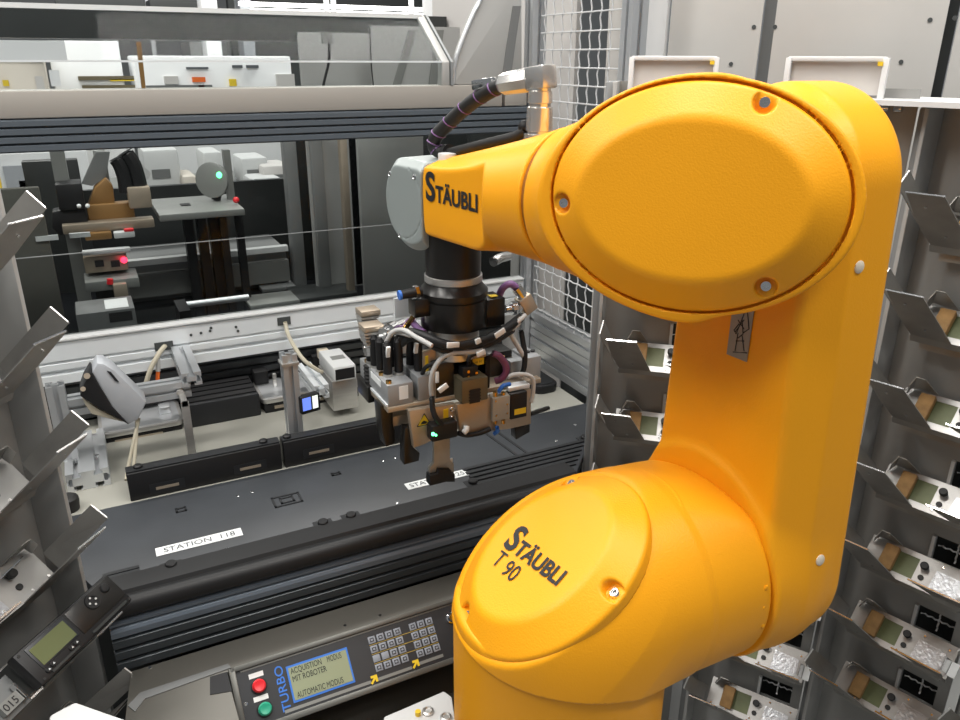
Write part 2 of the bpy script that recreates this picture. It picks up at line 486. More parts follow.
def cover_fn(O, a, b, n, ra, rb, slope, hgt, pockets):
    def f(x, y, z):
        P = (x, y, z)
        pn = dot(P, O, n); pa = dot(P, O, a); pb = dot(P, O, b)
        e0 = d_ell(pa, pb, ra - 0.0015, rb - 0.0015)
        sl = (e0 + slope * (pn - 0.005)) / math.sqrt(1 + slope * slope)
        d = smax(smax(e0, sl, 0.004), pn - hgt, 0.004)
        d = mxm(d, -0.012 - pn)
        for (qa, qb, qn, r) in pockets:
            dd = np.sqrt((pa-qa)**2 + (pb-qb)**2 + 1e-12) - r
            d = smax(d, -mxm(dd, qn - pn), 0.003)
        return d
    return f
def on_cover(px, py, O, a, b, n, lift):
    q = np.array(at(px, py, n=tuple(n), p=tuple(O + n * lift)))
    return (q - O) @ a, (q - O) @ b
SP_S = [(615, 593), (457, 622), (572, 482)]
pk = []
for px_, py_ in SP_S:
    qa, qb = on_cover(px_, py_, O_s, a_s, b_s, n_s, 0.006)
    k = math.hypot(qa / RA_S, qb / RB_S)
    if k > 0.90: qa *= 0.90 / k; qb *= 0.90 / k
    pk.append((qa, qb, 0.004, 0.0115))
sc_s = sdf_mesh('shoulder_cover', cover_fn(O_s, a_s, b_s, n_s, RA_S, RB_S, 1.5, 0.030, pk), O_s - 0.19, O_s + 0.19, 0.0021, M['yellow'], robot)

def socket_screw(c, n, r, parent):
    c = Vector(c); n = Vector(n)
    s = part('screw', MB().lathe(c, n, [(0, r), (0.004, r), (0.005, r*0.9), (0.005, r*0.5), (0.002, r*0.45)], 18), M['bright'], parent, smooth=40)
    return s
for qa, qb, qn, r in pk:
    socket_screw(O_s + a_s*qa + b_s*qb + n_s*(qn-0.001), n_s, 0.0062, sc_s)

# upper arm
def f_upper(x, y, z):
    P = (x, y, z)
    cy, z0, r0, z1, r1 = 0.690, 0.940, 0.139, 1.460, 0.116
    py = np.abs(y - cy); pz = z - z0; hh = z1 - z0
    b = (r0 - r1) / hh; a = math.sqrt(1 - b*b)
    k = -b * py + a * pz
    d = np.where(k < 0, np.sqrt(py**2 + pz**2) - r0, np.where(k > a*hh, np.sqrt(py**2 + (pz-hh)**2) - r1, py*a + pz*b - r0))
    inset = np.clip(0.752 - x, 0, 0.06) * 0.46
    d = d + inset
    d = smax(smax(d, 0.704 - x, 0.010), x - 0.830, 0.022)
    cb, _ = d_cyl(P, (0, cy + 0.010, SH[2]), (1, 0, 0), 0.1510)
    cb = smax(smax(cb, 0.7035 - x, 0.006), x - 0.79, 0.03)
    d = smin(d, cb, 0.022)
    ce, _ = d_cyl(P, (0, cy, z1), (1, 0, 0), 0.106)
    ce = smax(smax(ce, 0.66 - x, 0.006), x - 0.76, 0.01)
    return smin(d, ce, 0.012)
ua = sdf_mesh('upper_arm', f_upper, (0.65, 0.51, 0.77), (0.845, 0.87, 1.60), 0.0032, M['yellow'], robot)
for px_, py_, X_ in ((859, 267, 0.772), (820, 560, 0.772)):
    q = at(px_, py_, X=X_)
    # walk along the sight line onto the arm surface
    d_ = ray(px_, py_).normalized(); q = q - d_ * 0.12
    for _ in range(60): q = q + d_ * max(float(f_upper(np.array([q.x]), np.array([q.y]), np.array([q.z]))[0]) * 0.8, 0.0)
    e = 0.002
    g = Vector([float((f_upper(*[np.array([q[j] + (e if j == i else 0)]) for j in range(3)]) - f_upper(*[np.array([q[j] - (e if j == i else 0)]) for j in range(3)]))[0]) for i in range(3)]).normalized()
    part('plug', MB().lathe(q - g*0.002, g, [(0, 0.0075), (0.003, 0.0075), (0.0042, 0.0060), (0.0045, 0.001)], 20), M['plug'], ua, smooth=40)
# sticker on the front of the upper arm
xs_ = 0.7028
st = [at(*p, X=xs_) for p in ((733, 306), (755, 306), (747, 362), (727, 354))]
stk = part('sticker', MB().prism(st, (-0.0008, 0, 0)), M['sticker'], ua, smooth=0)
mb = MB(); xl = xs_ - 0.0012
def lines(mb, pts, r=0.0007):
    mb.tube([at(*p, X=xl) for p in pts], r, n=4, sm=False)
lines(mb, [(735, 312), (745, 311), (741, 322), (736, 334), (734, 330), (739, 324)])
lines(mb, [(742, 318), (743, 334), (738, 338)]); lines(mb, [(747, 309), (749, 329), (743, 333)])
lines(mb, [(738, 333), (735, 351)]); lines(mb, [(742, 335), (744, 351)]); lines(mb, [(736, 341), (744, 341)]); lines(mb, [(733, 352), (747, 353)])
lines(mb, [(738, 320), (744, 329)]); lines(mb, [(744, 320), (735, 332)])
part('pictogram', mb, M['ink'], stk, smooth=0)

# elbow casting: oval housing facing the near left, flowing into the forearm tube
n_e = nrm((-0.763, -0.640, 0.087)); a_e = nrm(np.cross((0, 0, 1), n_e)); b_e = np.cross(n_e, a_e)
O_e = np.array([0.600, 0.668, 1.454]); RA_E, RB_E = 0.162, 0.126
fdir = nrm(SEAM - EL); fl = np.linalg.norm(SEAM - EL)
def f_elbow(x, y, z):
    P = (x, y, z)
    pn = dot(P, O_e, n_e); pa = dot(P, O_e, a_e); pb = dot(P, O_e, b_e)
    grow = np.clip(-pn, 0, 0.2)
    e = d_ell(pa - 0.004 + grow * 0.10, pb, RA_E + 0.009 - grow * 0.12, RB_E + 0.005 - grow * 0.07)
    body = smax(smax(e, pn - 0.003, 0.005), -0.170 - pn, 0.02)
    body = smax(body, x - 0.775, 0.004)
    dt, t = d_cyl(P, EL, fdir, 0.0)
    rr = 0.118 + (0.094 - 0.118) * np.clip(t / fl, 0, 1)
    tube = smax(smax(dt - rr, -t - 0.02, 0.02), t - (fl - 0.0012), 0.003)
    d = smin(body, tube, 0.045)
    d = smax(d, t - (fl - 0.0012), 0.003)
    d = smax(d, pn - 0.003, 0.005)
    g = np.abs(d_ell(pa, pb, RA_E, RB_E)) - 0.0016
    return mxm(d, -mxm(g, -0.006 - pn))
sdf_mesh('elbow_casing', f_elbow, (0.43, 0.49, 1.28), (0.79, 0.92, 1.62), 0.0020, M['yellow'], robot)
pk = []
for px_, py_ in ((769, 97), (564, 203), (766, 286)):
    qa, qb = on_cover(px_, py_, O_e, a_e, b_e, n_e, 0.006)
    k = math.hypot(qa / RA_E, qb / RB_E)
    if k > 0.91: qa *= 0.91 / k; qb *= 0.91 / k
    pk.append((qa, qb, 0.004, 0.0115))
sc_e = sdf_mesh('elbow_cover', cover_fn(O_e, a_e, b_e, n_e, RA_E, RB_E, 1.5, 0.030, pk), O_e - 0.19, O_e + 0.19, 0.0021, M['yellow'], robot)
for qa, qb, qn, r in pk:
    socket_screw(O_e + a_e*qa + b_e*qb + n_e*(qn-0.001), n_e, 0.0060, sc_e)
part('joint_ring', MB().cyl(SEAM - fdir*0.012, SEAM + fdir*0.012, 0.0885, n=48), M['seam'], robot)

# forearm cone and wrist housing
w_a = nrm((0.173, -0.985, 0)); w_n = nrm((-0.985, -0.173, 0)); w_z = np.array([0, 0, 1.0])
fd2 = nrm(WR - SEAM); fl2 = np.linalg.norm(WR - SEAM)
WB = np.array([WR[0], WR[1], 1.390])
def f_fore(x, y, z):
    P = (x, y, z)
    dt, t = d_cyl(P, SEAM, fd2, 0.0)
    u = np.clip(t / fl2, 0, 1)
    rr = 0.094 + (0.062 - 0.094) * u ** 0.8
    cone = smax(smax(dt - rr, 0.0012 - t, 0.003), t - fl2 + 0.005, 0.004)
    s = dot(P, WB, w_a); q = dot(P, WB, w_n); zz = z - WB[2]
    bxs = np.abs(s - 0.084) - 0.084; bq = np.abs(q) - 0.060; bz = np.abs(zz + 0.001) - 0.057
    # round the rear upper and lower corner of the name plate block
    cz = np.abs(zz + 0.001)
    corner = np.sqrt(mxm(s - 0.128, 0)**2 + mxm(cz - 0.020, 0)**2) - 0.038
    box = smax(smax(smax(bxs, bq, 0.010), bz, 0.012), corner, 0.01)
    d = smin(cone, box, 0.018)
    d = smax(d, q - 0.0605 - mxm(s - 0.160, 0) * 0.9, 0.004)
    return smax(d, -s + 0.001, 0.002)
fore = sdf_mesh('forearm', f_fore, (0.44, 0.85, 1.30), (0.70, 1.18, 1.54), 0.0026, M['yellow'], robot)
def f_cap(x, y, z):
    P = (x, y, z)
    s = dot(P, WB, w_a); q = dot(P, WB, w_n); zz = z - WB[2]
    r = np.sqrt((s + 0.044)**2 + (zz + 0.010)**2) - 0.079
    r = smax(r, zz - 0.058, 0.006)
    ch = (r + (q - 0.05) * 1.0) * 0.7071
    d = smax(smax(smax(r, np.abs(q) - 0.062, 0.003), ch, 0.002), s + 0.0015, 0.002)
    rr = np.abs(np.sqrt((s + 0.060)**2 + (zz + 0.010)**2) - 0.060) - 0.0008
    return mxm(d, -mxm(rr, 0.0605 - q))
cap = sdf_mesh('wrist_cap', f_cap, (0.42, 1.12, 1.28), (0.62, 1.31, 1.47), 0.0022, M['capgrey'], robot)
cap['label'] = 'green-grey rounded end cap'
def wp(s, q, zz): return Vector(WB + w_a*s + w_n*q + w_z*zz)
for s_, z_ in ((-0.095, 0.030), (-0.070, -0.068), (-0.020, 0.034)):
    part('screw', MB().lathe(wp(s_, 0.0585, z_), w_n, [(0, 0.0045), (0.004, 0.0045), (0.005, 0.003), (0.004, 0.002)], 14), M['bright'], cap)
text('', 0.0345, M['ink'], fore, wp(0.012, 0.0606, 0.004), w_a, w_z, bold=0.03, parts=[('S', 1.75), ('TÄUBLI', 1.0)], lift=0.0012, width=0.136)
part('white_tie_pad', MB().box(wp(0.012, 0.020, 0.062), (0.022, 0.022, 0.018), Matrix.Rotation(0.17, 3, 'Z')), M['white'], robot, bevel=0.002)

# black tool axis below the wrist
TC = Vector((0.530, 1.150, 0))
part('tool_axis', MB().cyl(TC + V(0,0,1.262), TC + V(0,0,1.345), 0.0465, n=40), M['blackano'], robot)
part('tool_ring', MB().lathe(TC + V(0,0,1.250), (0,0,1), [(0, 0.047), (0.002, 0.049), (0.012, 0.049), (0.0135, 0.045)], 40), M['steel'], robot)

# supply hose over the forearm with angle connector
CB = Vector((0.572, 0.955, 1.492))
conn = part('connector', MB().lathe(CB, (0,0,1), [(0, 0.021), (0.010, 0.021), (0.011, 0.0165), (0.014, 0.0165), (0.015, 0.0185), (0.045, 0.0175), (0.046, 0.0150), (0.050, 0.0150), (0.051, 0.0170), (0.066, 0.0165), (0.067, 0.0145), (0.076, 0.0145)], 28), M['nickel'], robot)
hd_ = Vector((-0.30, 0.95, -0.14)).normalized()
hc = CB + V(0, 0, 0.083)
ha, hb, _ = frame(hd_)
Rh = Matrix((ha, hd_, hb)).transposed()
part('connector_head', MB().box(hc, (0.030, 0.034, 0.030), Rh), M['nickel'], conn, bevel=0.003)
part('connector_sleeve', MB().lathe(hc + hd_*0.014, hd_, [(0, 0.0155), (0.004, 0.0165), (0.055, 0.0150), (0.060, 0.0125)], 8), M['nickel'], conn, smooth=20)
hose_pts = [hc + hd_*0.066, at(490, 91, Y=1.05), at(470, 104, Y=1.10), at(450, 122, Y=1.15), at(436, 137, Y=1.18), at(435, 148, Y=1.185), at(446, 153, Y=1.165), at(462, 150, Y=1.12), at(490, 143, Y=1.05), at(515, 137, Y=1.0), at(526, 131, Y=0.98)]
hose = part('supply_hose', MB().tube(hose_pts, lambda t: 0.0112 if t < 0.62 else 0.0080, n=12, k=8), M['rubber'], robot, smooth=60)
hp = smooth_path(hose_pts, 8)
for i in range(6, 46, 6):
    d_ = (hp[i+1] - hp[i-1]).normalized(); a_, b_, _ = frame(d_)
    part('wrap_gap', MB().tube([hp[i] + (a_*math.cos(w) + b_*math.sin(w)) * 0.0110 + d_ * 0.004 * math.sin(w) for w in [k*math.pi/6 for k in range(13)]], 0.0013, n=5, sm=False), M['purple'], hose)
part('cable_plate', MB().box(at(484, 88, Y=1.06) + V(0,0,0.006), (0.012, 0.042, 0.014), Rh), M['bright'], hose, bevel=0.002)
part('cable_tie', MB().lathe(hp[49] - (hp[50]-hp[48]).normalized()*0.004, hp[50]-hp[48], [(0, 0.011), (0, 0.014), (0.009, 0.014), (0.009, 0.011)], 14).cyl(hp[49] + V(-.012,-.01,0), hp[49] + V(-.012,-.02,-.006), 0.006), M['black'], hose)
fit_ = at(525, 130, Y=0.985)
part('elbow_fitting', MB().cyl(fit_ + V(0,0,-0.018), fit_ + V(0,0,0.004), 0.0075).sphere(fit_ + V(0,0,0.004), 0.010), M['black'], robot)
part('blue_collar', MB().lathe(fit_ + V(0.006,-0.006,0.002), (0.6,-0.6,0.2), [(0,0.009),(0.005,0.009)], 14), M['blueact'], robot)

# lettering on the shoulder cover
def on_s(px, py, lift=0.030):
    return at(px, py, n=tuple(n_s), p=tuple(O_s + n_s * lift))
p0, p1 = on_s(503, 545), on_s(557, 586)
xd = (p1 - p0)
yd = Vector(n_s).cross(xd)
L_ = xd.length
text('', L_ / 3.9, M['ink'], sc_s, p0, xd, yd, bold=0.03, parts=[('S', 1.7), ('TÄUBLI', 1.0)], lift=0.0014, width=L_)
q0 = on_s(491, 563)
text('T', L_ / 3.6, M['ink'], sc_s, q0, xd, yd, sx=0.85, lift=0.0014)
q1 = on_s(500, 573)
text('90', L_ / 3.6, M['ink'], sc_s, q1, xd, yd, sx=0.85, lift=0.0014)

# small cast marks on the barrel
for px, py in ((766, 588), (764, 608), (763, 626)):
    d_ = ray(px, py).normalized(); q = CAM + d_ * 0.7
    for _ in range(80): q = q + d_ * max(float(f_shoulder(np.array([q.x]), np.array([q.y]), np.array([q.z]))[0]) * 0.8, 0.0)
    part('cast_mark', MB().sphere(q, 0.0032 if py != 608 else 0.0018, 10, 6, (1, 0.6, 1.3)), M['yellow'], robot)
# ------------------------------------------------------------------ the hall
o = part('floor', MB().bx(-6, 9, -3, 16, -0.06, 0.0), M['floor']); tag(o, kind='structure', label='grey factory hall floor')
o = part('wall_back', MB().bx(-6, 9, 12.0, 12.1, 0.0, 3.2), M['hallwall']); tag(o, kind='structure', label='pale far wall of the factory hall')

ZC = 0.775            # top of the conveyor plate
YF = 1.175            # its front face
def rib_profile(y, z_top, n, pitch, depth, back, z_cap=None):
    """cross-section (y, z) of a ribbed extrusion whose ribs face -y"""
    pts = [(back, z_top)]
    z = z_top
    for i in range(n):
        pts += [(y + depth, z), (y + depth * 0.30, z - pitch * 0.05), (y, z - pitch * 0.14), (y, z - pitch * 0.76), (y + depth * 0.3, z - pitch * 0.84), (y + depth, z - pitch * 0.88)]
        z -= pitch
    pts += [(y + depth, z), (back, z)]
    return pts
def extrude_x(mb, yz, x0, x1): return mb.prism([(x0, y, z) for y, z in yz], (x1 - x0, 0, 0))

conv = thing('conveyor', 'long black conveyor line with ribbed front and station name plates', 'conveyor', (0.0, 1.34, 0))
X0, X1 = -1.25, 0.84
XL = -0.078
deck_poly = [(XL, YF + 0.03), (X1, YF + 0.03), (1.0, 1.37), (1.06, 1.45), (1.06, 1.498), (-0.20, 1.498)]
part('deck_plate', MB().prism([(x, y, ZC - 0.02) for x, y in deck_poly], (0, 0, 0.02)), M['deck'], conv, bevel=0.002)
# front rolled edge and step
edge = [(YF + 0.075, ZC + 0.004), (YF + 0.030, ZC + 0.004), (YF + 0.026, ZC - 0.002), (YF + 0.022, ZC - 0.002), (YF + 0.018, ZC + 0.001), (YF + 0.010, ZC + 0.001), (YF + 0.003, ZC - 0.003),
        (YF - 0.002, ZC - 0.012), (YF - 0.002, ZC - 0.022), (YF + 0.004, ZC - 0.030), (YF + 0.022, ZC - 0.034), (YF + 0.075, ZC - 0.034)]
part('rolled_edge', extrude_x(MB(), edge, XL, X1), M['black'], conv, smooth=40)
part('blue_rib', extrude_x(MB(), [(YF + 0.06, 0.741), (YF + 0.012, 0.741), (YF + 0.002, 0.736), (YF + 0.002, 0.732), (YF + 0.008, 0.730), (YF + 0.001, 0.727), (YF - 0.002, 0.722), (YF - 0.002, 0.712), (YF + 0.004, 0.708), (YF + 0.06, 0.708)], XL, X1), M['ribblue'], conv, smooth=30)
part('ribbed_front', extrude_x(MB(), rib_profile(YF - 0.002, 0.708, 3, 0.0225, 0.012, YF + 0.06), XL, X1), M['ribblack'], conv, smooth=30)
part('body', MB().bx(XL, X1, YF + 0.06, 1.49, 0.0, 0.741), M['darkpanel'], conv)
# grooves pressed into the plate near the front
for k in range(4):
    part('groove_strip', MB().bx(XL, -0.02, YF + 0.052 + k*0.012, YF + 0.060 + k*0.012, ZC, ZC + 0.0018), M['deckdark'], conv)
for k in range(7):
    yk = 1.218 + k*0.0165
    part('groove_strip', MB().bx(0.628, 0.83 + (yk - 1.205) * 0.97, yk, yk + 0.009, ZC, ZC + 0.0035), M['deckdark'], conv)
part('groove_strip', MB().bx(XL, X1, YF + 0.036, YF + 0.040, ZC, ZC + 0.002), M['deckdark'], conv)
# round black buttons
for (px, py) in ((171, 564), (323, 522), (351, 515), (473, 481), (585, 437)):
    q = at(px, py, Z=ZC + 0.004)
    s_ = part('round_stop', MB().lathe((q.x, q.y, ZC), (0,0,1), [(0, 0.010), (0.006, 0.010), (0.0075, 0.0085), (0.0075, 0.001)], 20), M['black'], conv)
    part('stop_seat', MB().bx(q.x - 0.018, q.x + 0.018, q.y - 0.012, q.y + 0.012, ZC, ZC + 0.0012), M['deckdark'], conv)
# embossed squares and screws in the plate
def deck_frame(px, py, w, h, name='embossed_frame'):
    q = at(px, py, Z=ZC); mb = MB(); t = 0.004
    for x0, x1, y0, y1 in ((-w, w, -h, -h+t), (-w, w, h-t, h), (-w, -w+t, -h, h), (w-t, w, -h, h)):
        mb.bx(q.x+x0, q.x+x1, q.y+y0, q.y+y1, ZC, ZC+0.0015)
    part(name, mb, M['deckdark'], conv)
deck_frame(287, 500, 0.028, 0.020); deck_frame(287, 500, 0.014, 0.011)
deck_frame(181, 510, 0.010, 0.008); deck_frame(336, 474, 0.010, 0.006)
for (px, py) in ((238, 496), (252, 492), (383, 461), (395, 458), (227, 549), (397, 503), (556, 441), (575, 425)):
    q = at(px, py, Z=ZC)
    part('plate_screw', MB().lathe((q.x, q.y, ZC), (0,0,1), [(0, 0.0035), (0.001, 0.0035), (0.0015, 0.002)], 10), M['bright'], conv)
for (px, py, px1, py1) in ((478, 428, 526, 462), (486, 424, 534, 458)):
    a_, b_ = at(px, py, Z=ZC), at(px1, py1, Z=ZC)
    d_ = (b_ - a_).normalized(); sd = Vector((-d_.y, d_.x, 0)) * 0.003
    part('plate_slot', MB().prism([a_-sd, b_-sd, b_+sd, a_+sd], (0,0,0.0012)), M['deckdark'], conv)

def station_label(txt, xa, xb, y):
    lb = part('station_label', MB().bx(xa, xb, y - 0.013, y + 0.013, ZC, ZC + 0.0008), M['paper'], conv)
    text(txt, 0.0205, M['inkgrey'], lb, ((xa + xb)/2, y - 0.0075, ZC + 0.0008), (1,0,0), (0,1,0), bold=0.004, sx=0.98, align='CENTER')
station_label('STATION  118', 0.010, 0.160, 1.298)
station_label('STATION  125', 0.494, 0.632, 1.312)

# ------------------------------------------------------------------ the beige bench behind the conveyor
tb = thing('bench', 'pale beige bench top running along behind the black conveyor', 'bench', (0, 1.66, 0))
part('bench_top', MB().bx(X0, 1.06, 1.50, 1.96, ZC - 0.03, ZC - 0.004), M['beige'], tb)
part('bench_body', MB().bx(X0, 1.06, 1.50, 1.97, 0.0, ZC - 0.03), M['darkpanel'], tb)
part('ribbed_back', extrude_x(MB(), rib_profile(1.945, 0.915, 6, 0.023, 0.010, 1.97), X0, 1.058), M['ribback'], tb, smooth=30)

# the long slotted aluminium rail
rail = thing('slotted_rail', 'long pale slotted aluminium rail below the machine window', 'rail', (0, 1.85, 0.92))
sec = [(1.87, 1.020), (1.832, 1.020), (1.829, 1.017), (1.829, 0.976), (1.834, 0.974), (1.834, 0.970), (1.829, 0.968), (1.829, 0.955), (1.838, 0.953), (1.838, 0.945), (1.829, 0.943), (1.829, 0.922), (1.87, 0.922)]
part('rail_profile', extrude_x(MB(), sec, X0, 1.06), M['alu_white'], rail, smooth=0, bevel=0)
part('top_lip', MB().bx(X0, 1.06, 1.824, 1.86, 1.020, 1.026), M['white'], rail, bevel=0.002)
for (px, py, w) in ((164, 346, 0.020), (284, 321, 0.016)):
    q = at(px, py, Y=1.828)
    part('cable_hole', MB().bx(q.x - w, q.x + w, 1.8265, 1.8295, q.z - 0.010, q.z + 0.010), M['halldark'], rail)
for (px, py) in ((191, 335), (201, 333), (210, 331), (211, 328), (236, 327), (238, 331)):
    q = at(px, py, Y=1.828)
    part('rail_screw', MB().cyl((q.x, 1.827, q.z), (q.x, 1.830, q.z), 0.0032, n=10), M['halldark'], rail)

# ------------------------------------------------------------------ the window wall above the rail
beam = thing('machine_beam', 'long taupe beam with blue-grey ribbed underside over the window', 'beam', (0, 1.87, 1.42))
part('taupe_face', MB().bx(X0, 0.985, 1.83, 1.91, 1.484, 1.536), M['beamtaupe'], beam, bevel=0.003)
part('ribbed_face', extrude_x(MB(), rib_profile(1.822, 1.482, 4, 0.0158, 0.010, 1.90), X0, 1.06), M['rib'], beam, smooth=30)
part('taupe_end', MB().bx(0.995, 1.06, 1.835, 1.91, 1.484, 1.536), M['beamtaupe'], beam, bevel=0.003)
o = part('window_1', MB().bx(X0, 1.06, 1.850, 1.855, 1.026, 1.42), M['glass']); tag(o, label='clear lower pane of the machine window', kind='structure')
q = at(220, 240, Y=1.848)
o = part('trim_1', MB().bx(X0, 0.78, 1.846, 1.849, q.z - 0.0008, q.z + 0.0008), M['postgrey']); tag(o, kind='structure')

# glass hood over the beam: upright strip, then leaning back
qb = at(447, 62, Y=1.83); xe = qb.x; zb = qb.z
qt = at(421, 17, X=xe); yt, zt = qt.y, qt.z
hood = thing('glass_hood', 'clear bent hood with grey end frame on top of the taupe beam', 'hood', (0, 1.95, 1.536))
part('front_pane', MB().bx(X0, xe - 0.01, 1.834, 1.838, 1.536, zb), M['hoodglass'], hood)
part('bend_edge', MB().bx(X0, xe - 0.01, 1.8325, 1.8385, zb - 0.0015, zb + 0.0025), M['alu_white'], hood)
part('leaning_pane', MB().prism([(X0, 1.836, zb), (X0, 1.840, zb), (X0, yt + 0.004, zt), (X0, yt, zt)], (xe - 0.01 - X0, 0, 0)), M['hoodglass'], hood)
part('top_edge', MB().bx(X0, xe, yt - 0.006, yt + 0.012, zt - 0.004, zt + 0.006), M['white'], hood)
endp = [(1.832, 1.536), (1.832, zb), (yt, zt + 0.005), (yt + 0.02, zt + 0.005), (1.860, zb), (1.860, 1.536)]
part('end_frame', MB().prism([(xe - 0.012, y, z) for y, z in endp], (0.020, 0, 0)), M['hoodgrey'], hood, bevel=0.002)
part('end_trim', MB().prism([(xe + 0.010, y - 0.004, z) for y, z in endp], (0.006, 0, 0)), M['postgrey'], hood)
# darker beam and sheets standing behind the hood
qa1, qa0 = at(200, 11, Y=2.75), at(200, 40, Y=2.75)
o = part('rear_beam', MB().bx(X0 - 0.6, 1.25, 2.75, 2.9, qa0.z, qa1.z + 0.004), M['darkpanel']); tag(o, 'dark beam running behind the glass hood', 'beam')
rb_z = qa0.z
sheetz0 = 0.86
def px_panel(mb, x0, x1, Y, z0, z1, th=0.012):
    a_ = at(x0, 60, Y=Y); b_ = at(x1, 60, Y=Y); return mb.bx(a_.x, b_.x, Y, Y + th, z0, z1)
es = thing('hood_end_sheet', 'grey sheet metal closing the right end of the hood', 'panel', (at(380, 60, Y=2.5).x, 2.5, sheetz0))
part('sheet', px_panel(MB(), 300, 372, 2.52, sheetz0, at(300, 32, Y=2.52).z), M['hoodgrey'], es)
part('sheet', px_panel(MB(), 372, 460, 2.40, sheetz0, at(400, 26, Y=2.40).z), M['hoodgrey'], es)
part('cable', MB().tube([at(329, 36, Y=2.38), at(329, 60, Y=2.38), at(325, 78, Y=2.38), at(322, 92, Y=2.38)], 0.004), M['black'], es)
part('clamp', MB().box(at(327, 38, Y=2.38), (0.03, 0.02, 0.03)), M['greypanel'], es)
part('cable', MB().tube([at(370, 28, Y=2.38), at(371, 60, Y=2.38), at(374, 92, Y=2.38)], 0.002), M['black'], es)
for px0, px1 in ((413, 395), (440, 432)):
    part('crease', MB().prism([at(px0 - 4, 30, Y=2.395), at(px0 + 4, 30, Y=2.395), at(px1 + 4, 92, Y=2.395), at(px1 - 4, 92, Y=2.395)], (0, 0.004, 0)), M['greypanel'], es)
# hanging dark bar in the hood
o = part('hood_strut', MB().prism([at(136, 42, Y=1.885), at(141, 42, Y=1.885), at(146, 90, Y=1.885), at(142, 90, Y=1.885)], (0, 0.008, 0)), M['amberbrown']); tag(o, 'thin brown strut standing inside the glass hood', 'strut')

# second hood to the right
pts = [at(x, y, Y=1.86) for x, y in ((453, 100), (454, 80), (456, 62), (461, 46), (468, 28), (475, 12), (481, 0), (486, -20), (522, -20), (522, 100))]
hood2 = thing('side_hood', 'tall grey sheet hood standing between the glass hood and fence post', 'hood', (pts[0].x + 0.07, 1.87, 1.536))
zlow = 1.536
for p in pts:
    if p.z < zlow or p == pts[0] or p == pts[-1]: pass
pts[0].z = zlow; pts[-1].z = zlow
part('sheet', MB().prism(pts, (0, 0.03, 0)), M['hoodgrey'], hood2, bevel=0.004)
part('edge', MB().tube([p + V(-0.004, -0.004, 0) for p in pts[:8]], 0.005, n=8), M['alu'], hood2)
part('rib_band', MB().prism([at(x, y, Y=1.858) for x, y in ((499, 100), (508, 100), (516, 40), (521, 6), (513, 6), (506, 50))], (0, 0.004, 0)), M['midgrey'], hood2)

# ------------------------------------------------------------------ fence on the right
XFN = 1.085
def slot_profile(mb, p0, p1, w, h, upv=(0,0,1), slots_w=1, slots_h=1, sd=0.010, sw=0.009):
    """T-slot extrusion from p0 to p1, w across, h along upv"""
    p0, p1 = Vector(p0), Vector(p1); d = (p1 - p0).normalized(); up = Vector(upv); up = (up - d*up.dot(d)).normalized(); rt = d.cross(up)
    poly = []
    def side(a, b, n_in, L, k):
        a, b, n_in = Vector(a), Vector(b), Vector(n_in); e = (b - a).normalized(); poly.append(a)
        for i in range(k):
            c = a + e * L * (i + 0.5) / k
            poly.extend([c - e*sw/2, c - e*sw/2 + n_in*sd*0.3, c - e*sw*0.9 + n_in*sd*0.35, c - e*sw*0.9 + n_in*sd, c + e*sw*0.9 + n_in*sd, c + e*sw*0.9 + n_in*sd*0.35, c + e*sw/2 + n_in*sd*0.3, c + e*sw/2])
    W, H = w/2, h/2
    side((-W,-H,0), (W,-H,0), (0,1,0), w, slots_w); side((W,-H,0), (W,H,0), (-1,0,0), h, slots_h)
    side((W,H,0), (-W,H,0), (0,-1,0), w, slots_w); side((-W,H,0), (-W,-H,0), (1,0,0), h, slots_h)
    return mb.prism([p0 + rt*q.x + up*q.y for q in poly], p1 - p0)
fence = thing('mesh_fence', 'crimped wire mesh fence in aluminium profiles beside the conveyor', 'fence', (XFN, 1.65, 0.775))
yb = at(609, 300, X=XFN).y
part('post', slot_profile(MB(), (XFN + 0.002, 1.848, 0.0), (XFN + 0.002, 1.848, 2.25), 0.040, 0.040, (1,0,0)), M['alu'], fence, smooth=0)
part('post', slot_profile(MB(), (XFN + 0.01, yb - 0.01, 0.0), (XFN + 0.01, yb - 0.01, 2.25), 0.04, 0.04, (1,0,0)), M['alu'], fence, smooth=0)
for z0, z1 in ((0.775, 0.825), (0.827, 0.877), (0.879, 0.925)):
    part('base_profile', slot_profile(MB(), (XFN + 0.02, 1.828, (z0+z1)/2), (XFN + 0.02, yb - 0.03, (z0+z1)/2), 0.04, z1 - z0, (0,0,1), sd=0.008), M['alu'], fence, smooth=0)
y_lo, y_hi = yb + 0.01, 1.826
nv, nh = 9, 32
pitch = 0.040
for i in range(nv):
    y = y_hi - 0.012 - i * pitch
    if y < y_lo: break
    part('wire', MB().tube([(XFN + 0.010 + (0.0022 if k % 2 else -0.0022), y, 0.925 + k * pitch/2) for k in range(int(1.3/pitch*2))], 0.0019, n=5, sm=False), M['wire'], fence, smooth=60)
for k in range(nh):
    z = 0.938 + k * pitch
    part('wire', MB().tube([(XFN + 0.006 + (0.0022 if j % 2 else -0.0022), y_lo - 0.005 + j * (y_hi - y_lo) / 18, z) for j in range(19)], 0.0019, n=5, sm=False), M['wire'], fence, smooth=60)
o = part('backing_sheet', MB().bx(1.26, 1.272, 1.925, 2.9, 0.0, 2.4), M['offwhite']); tag(o, 'plain light grey sheet standing behind the mesh fence', 'panel')
o = part('backing_sheet', MB().bx(1.26, 1.272, 1.60, 1.92, 0.0, 1.26), M['halldark']); tag(o, 'black panel standing behind the mesh fence', 'panel')

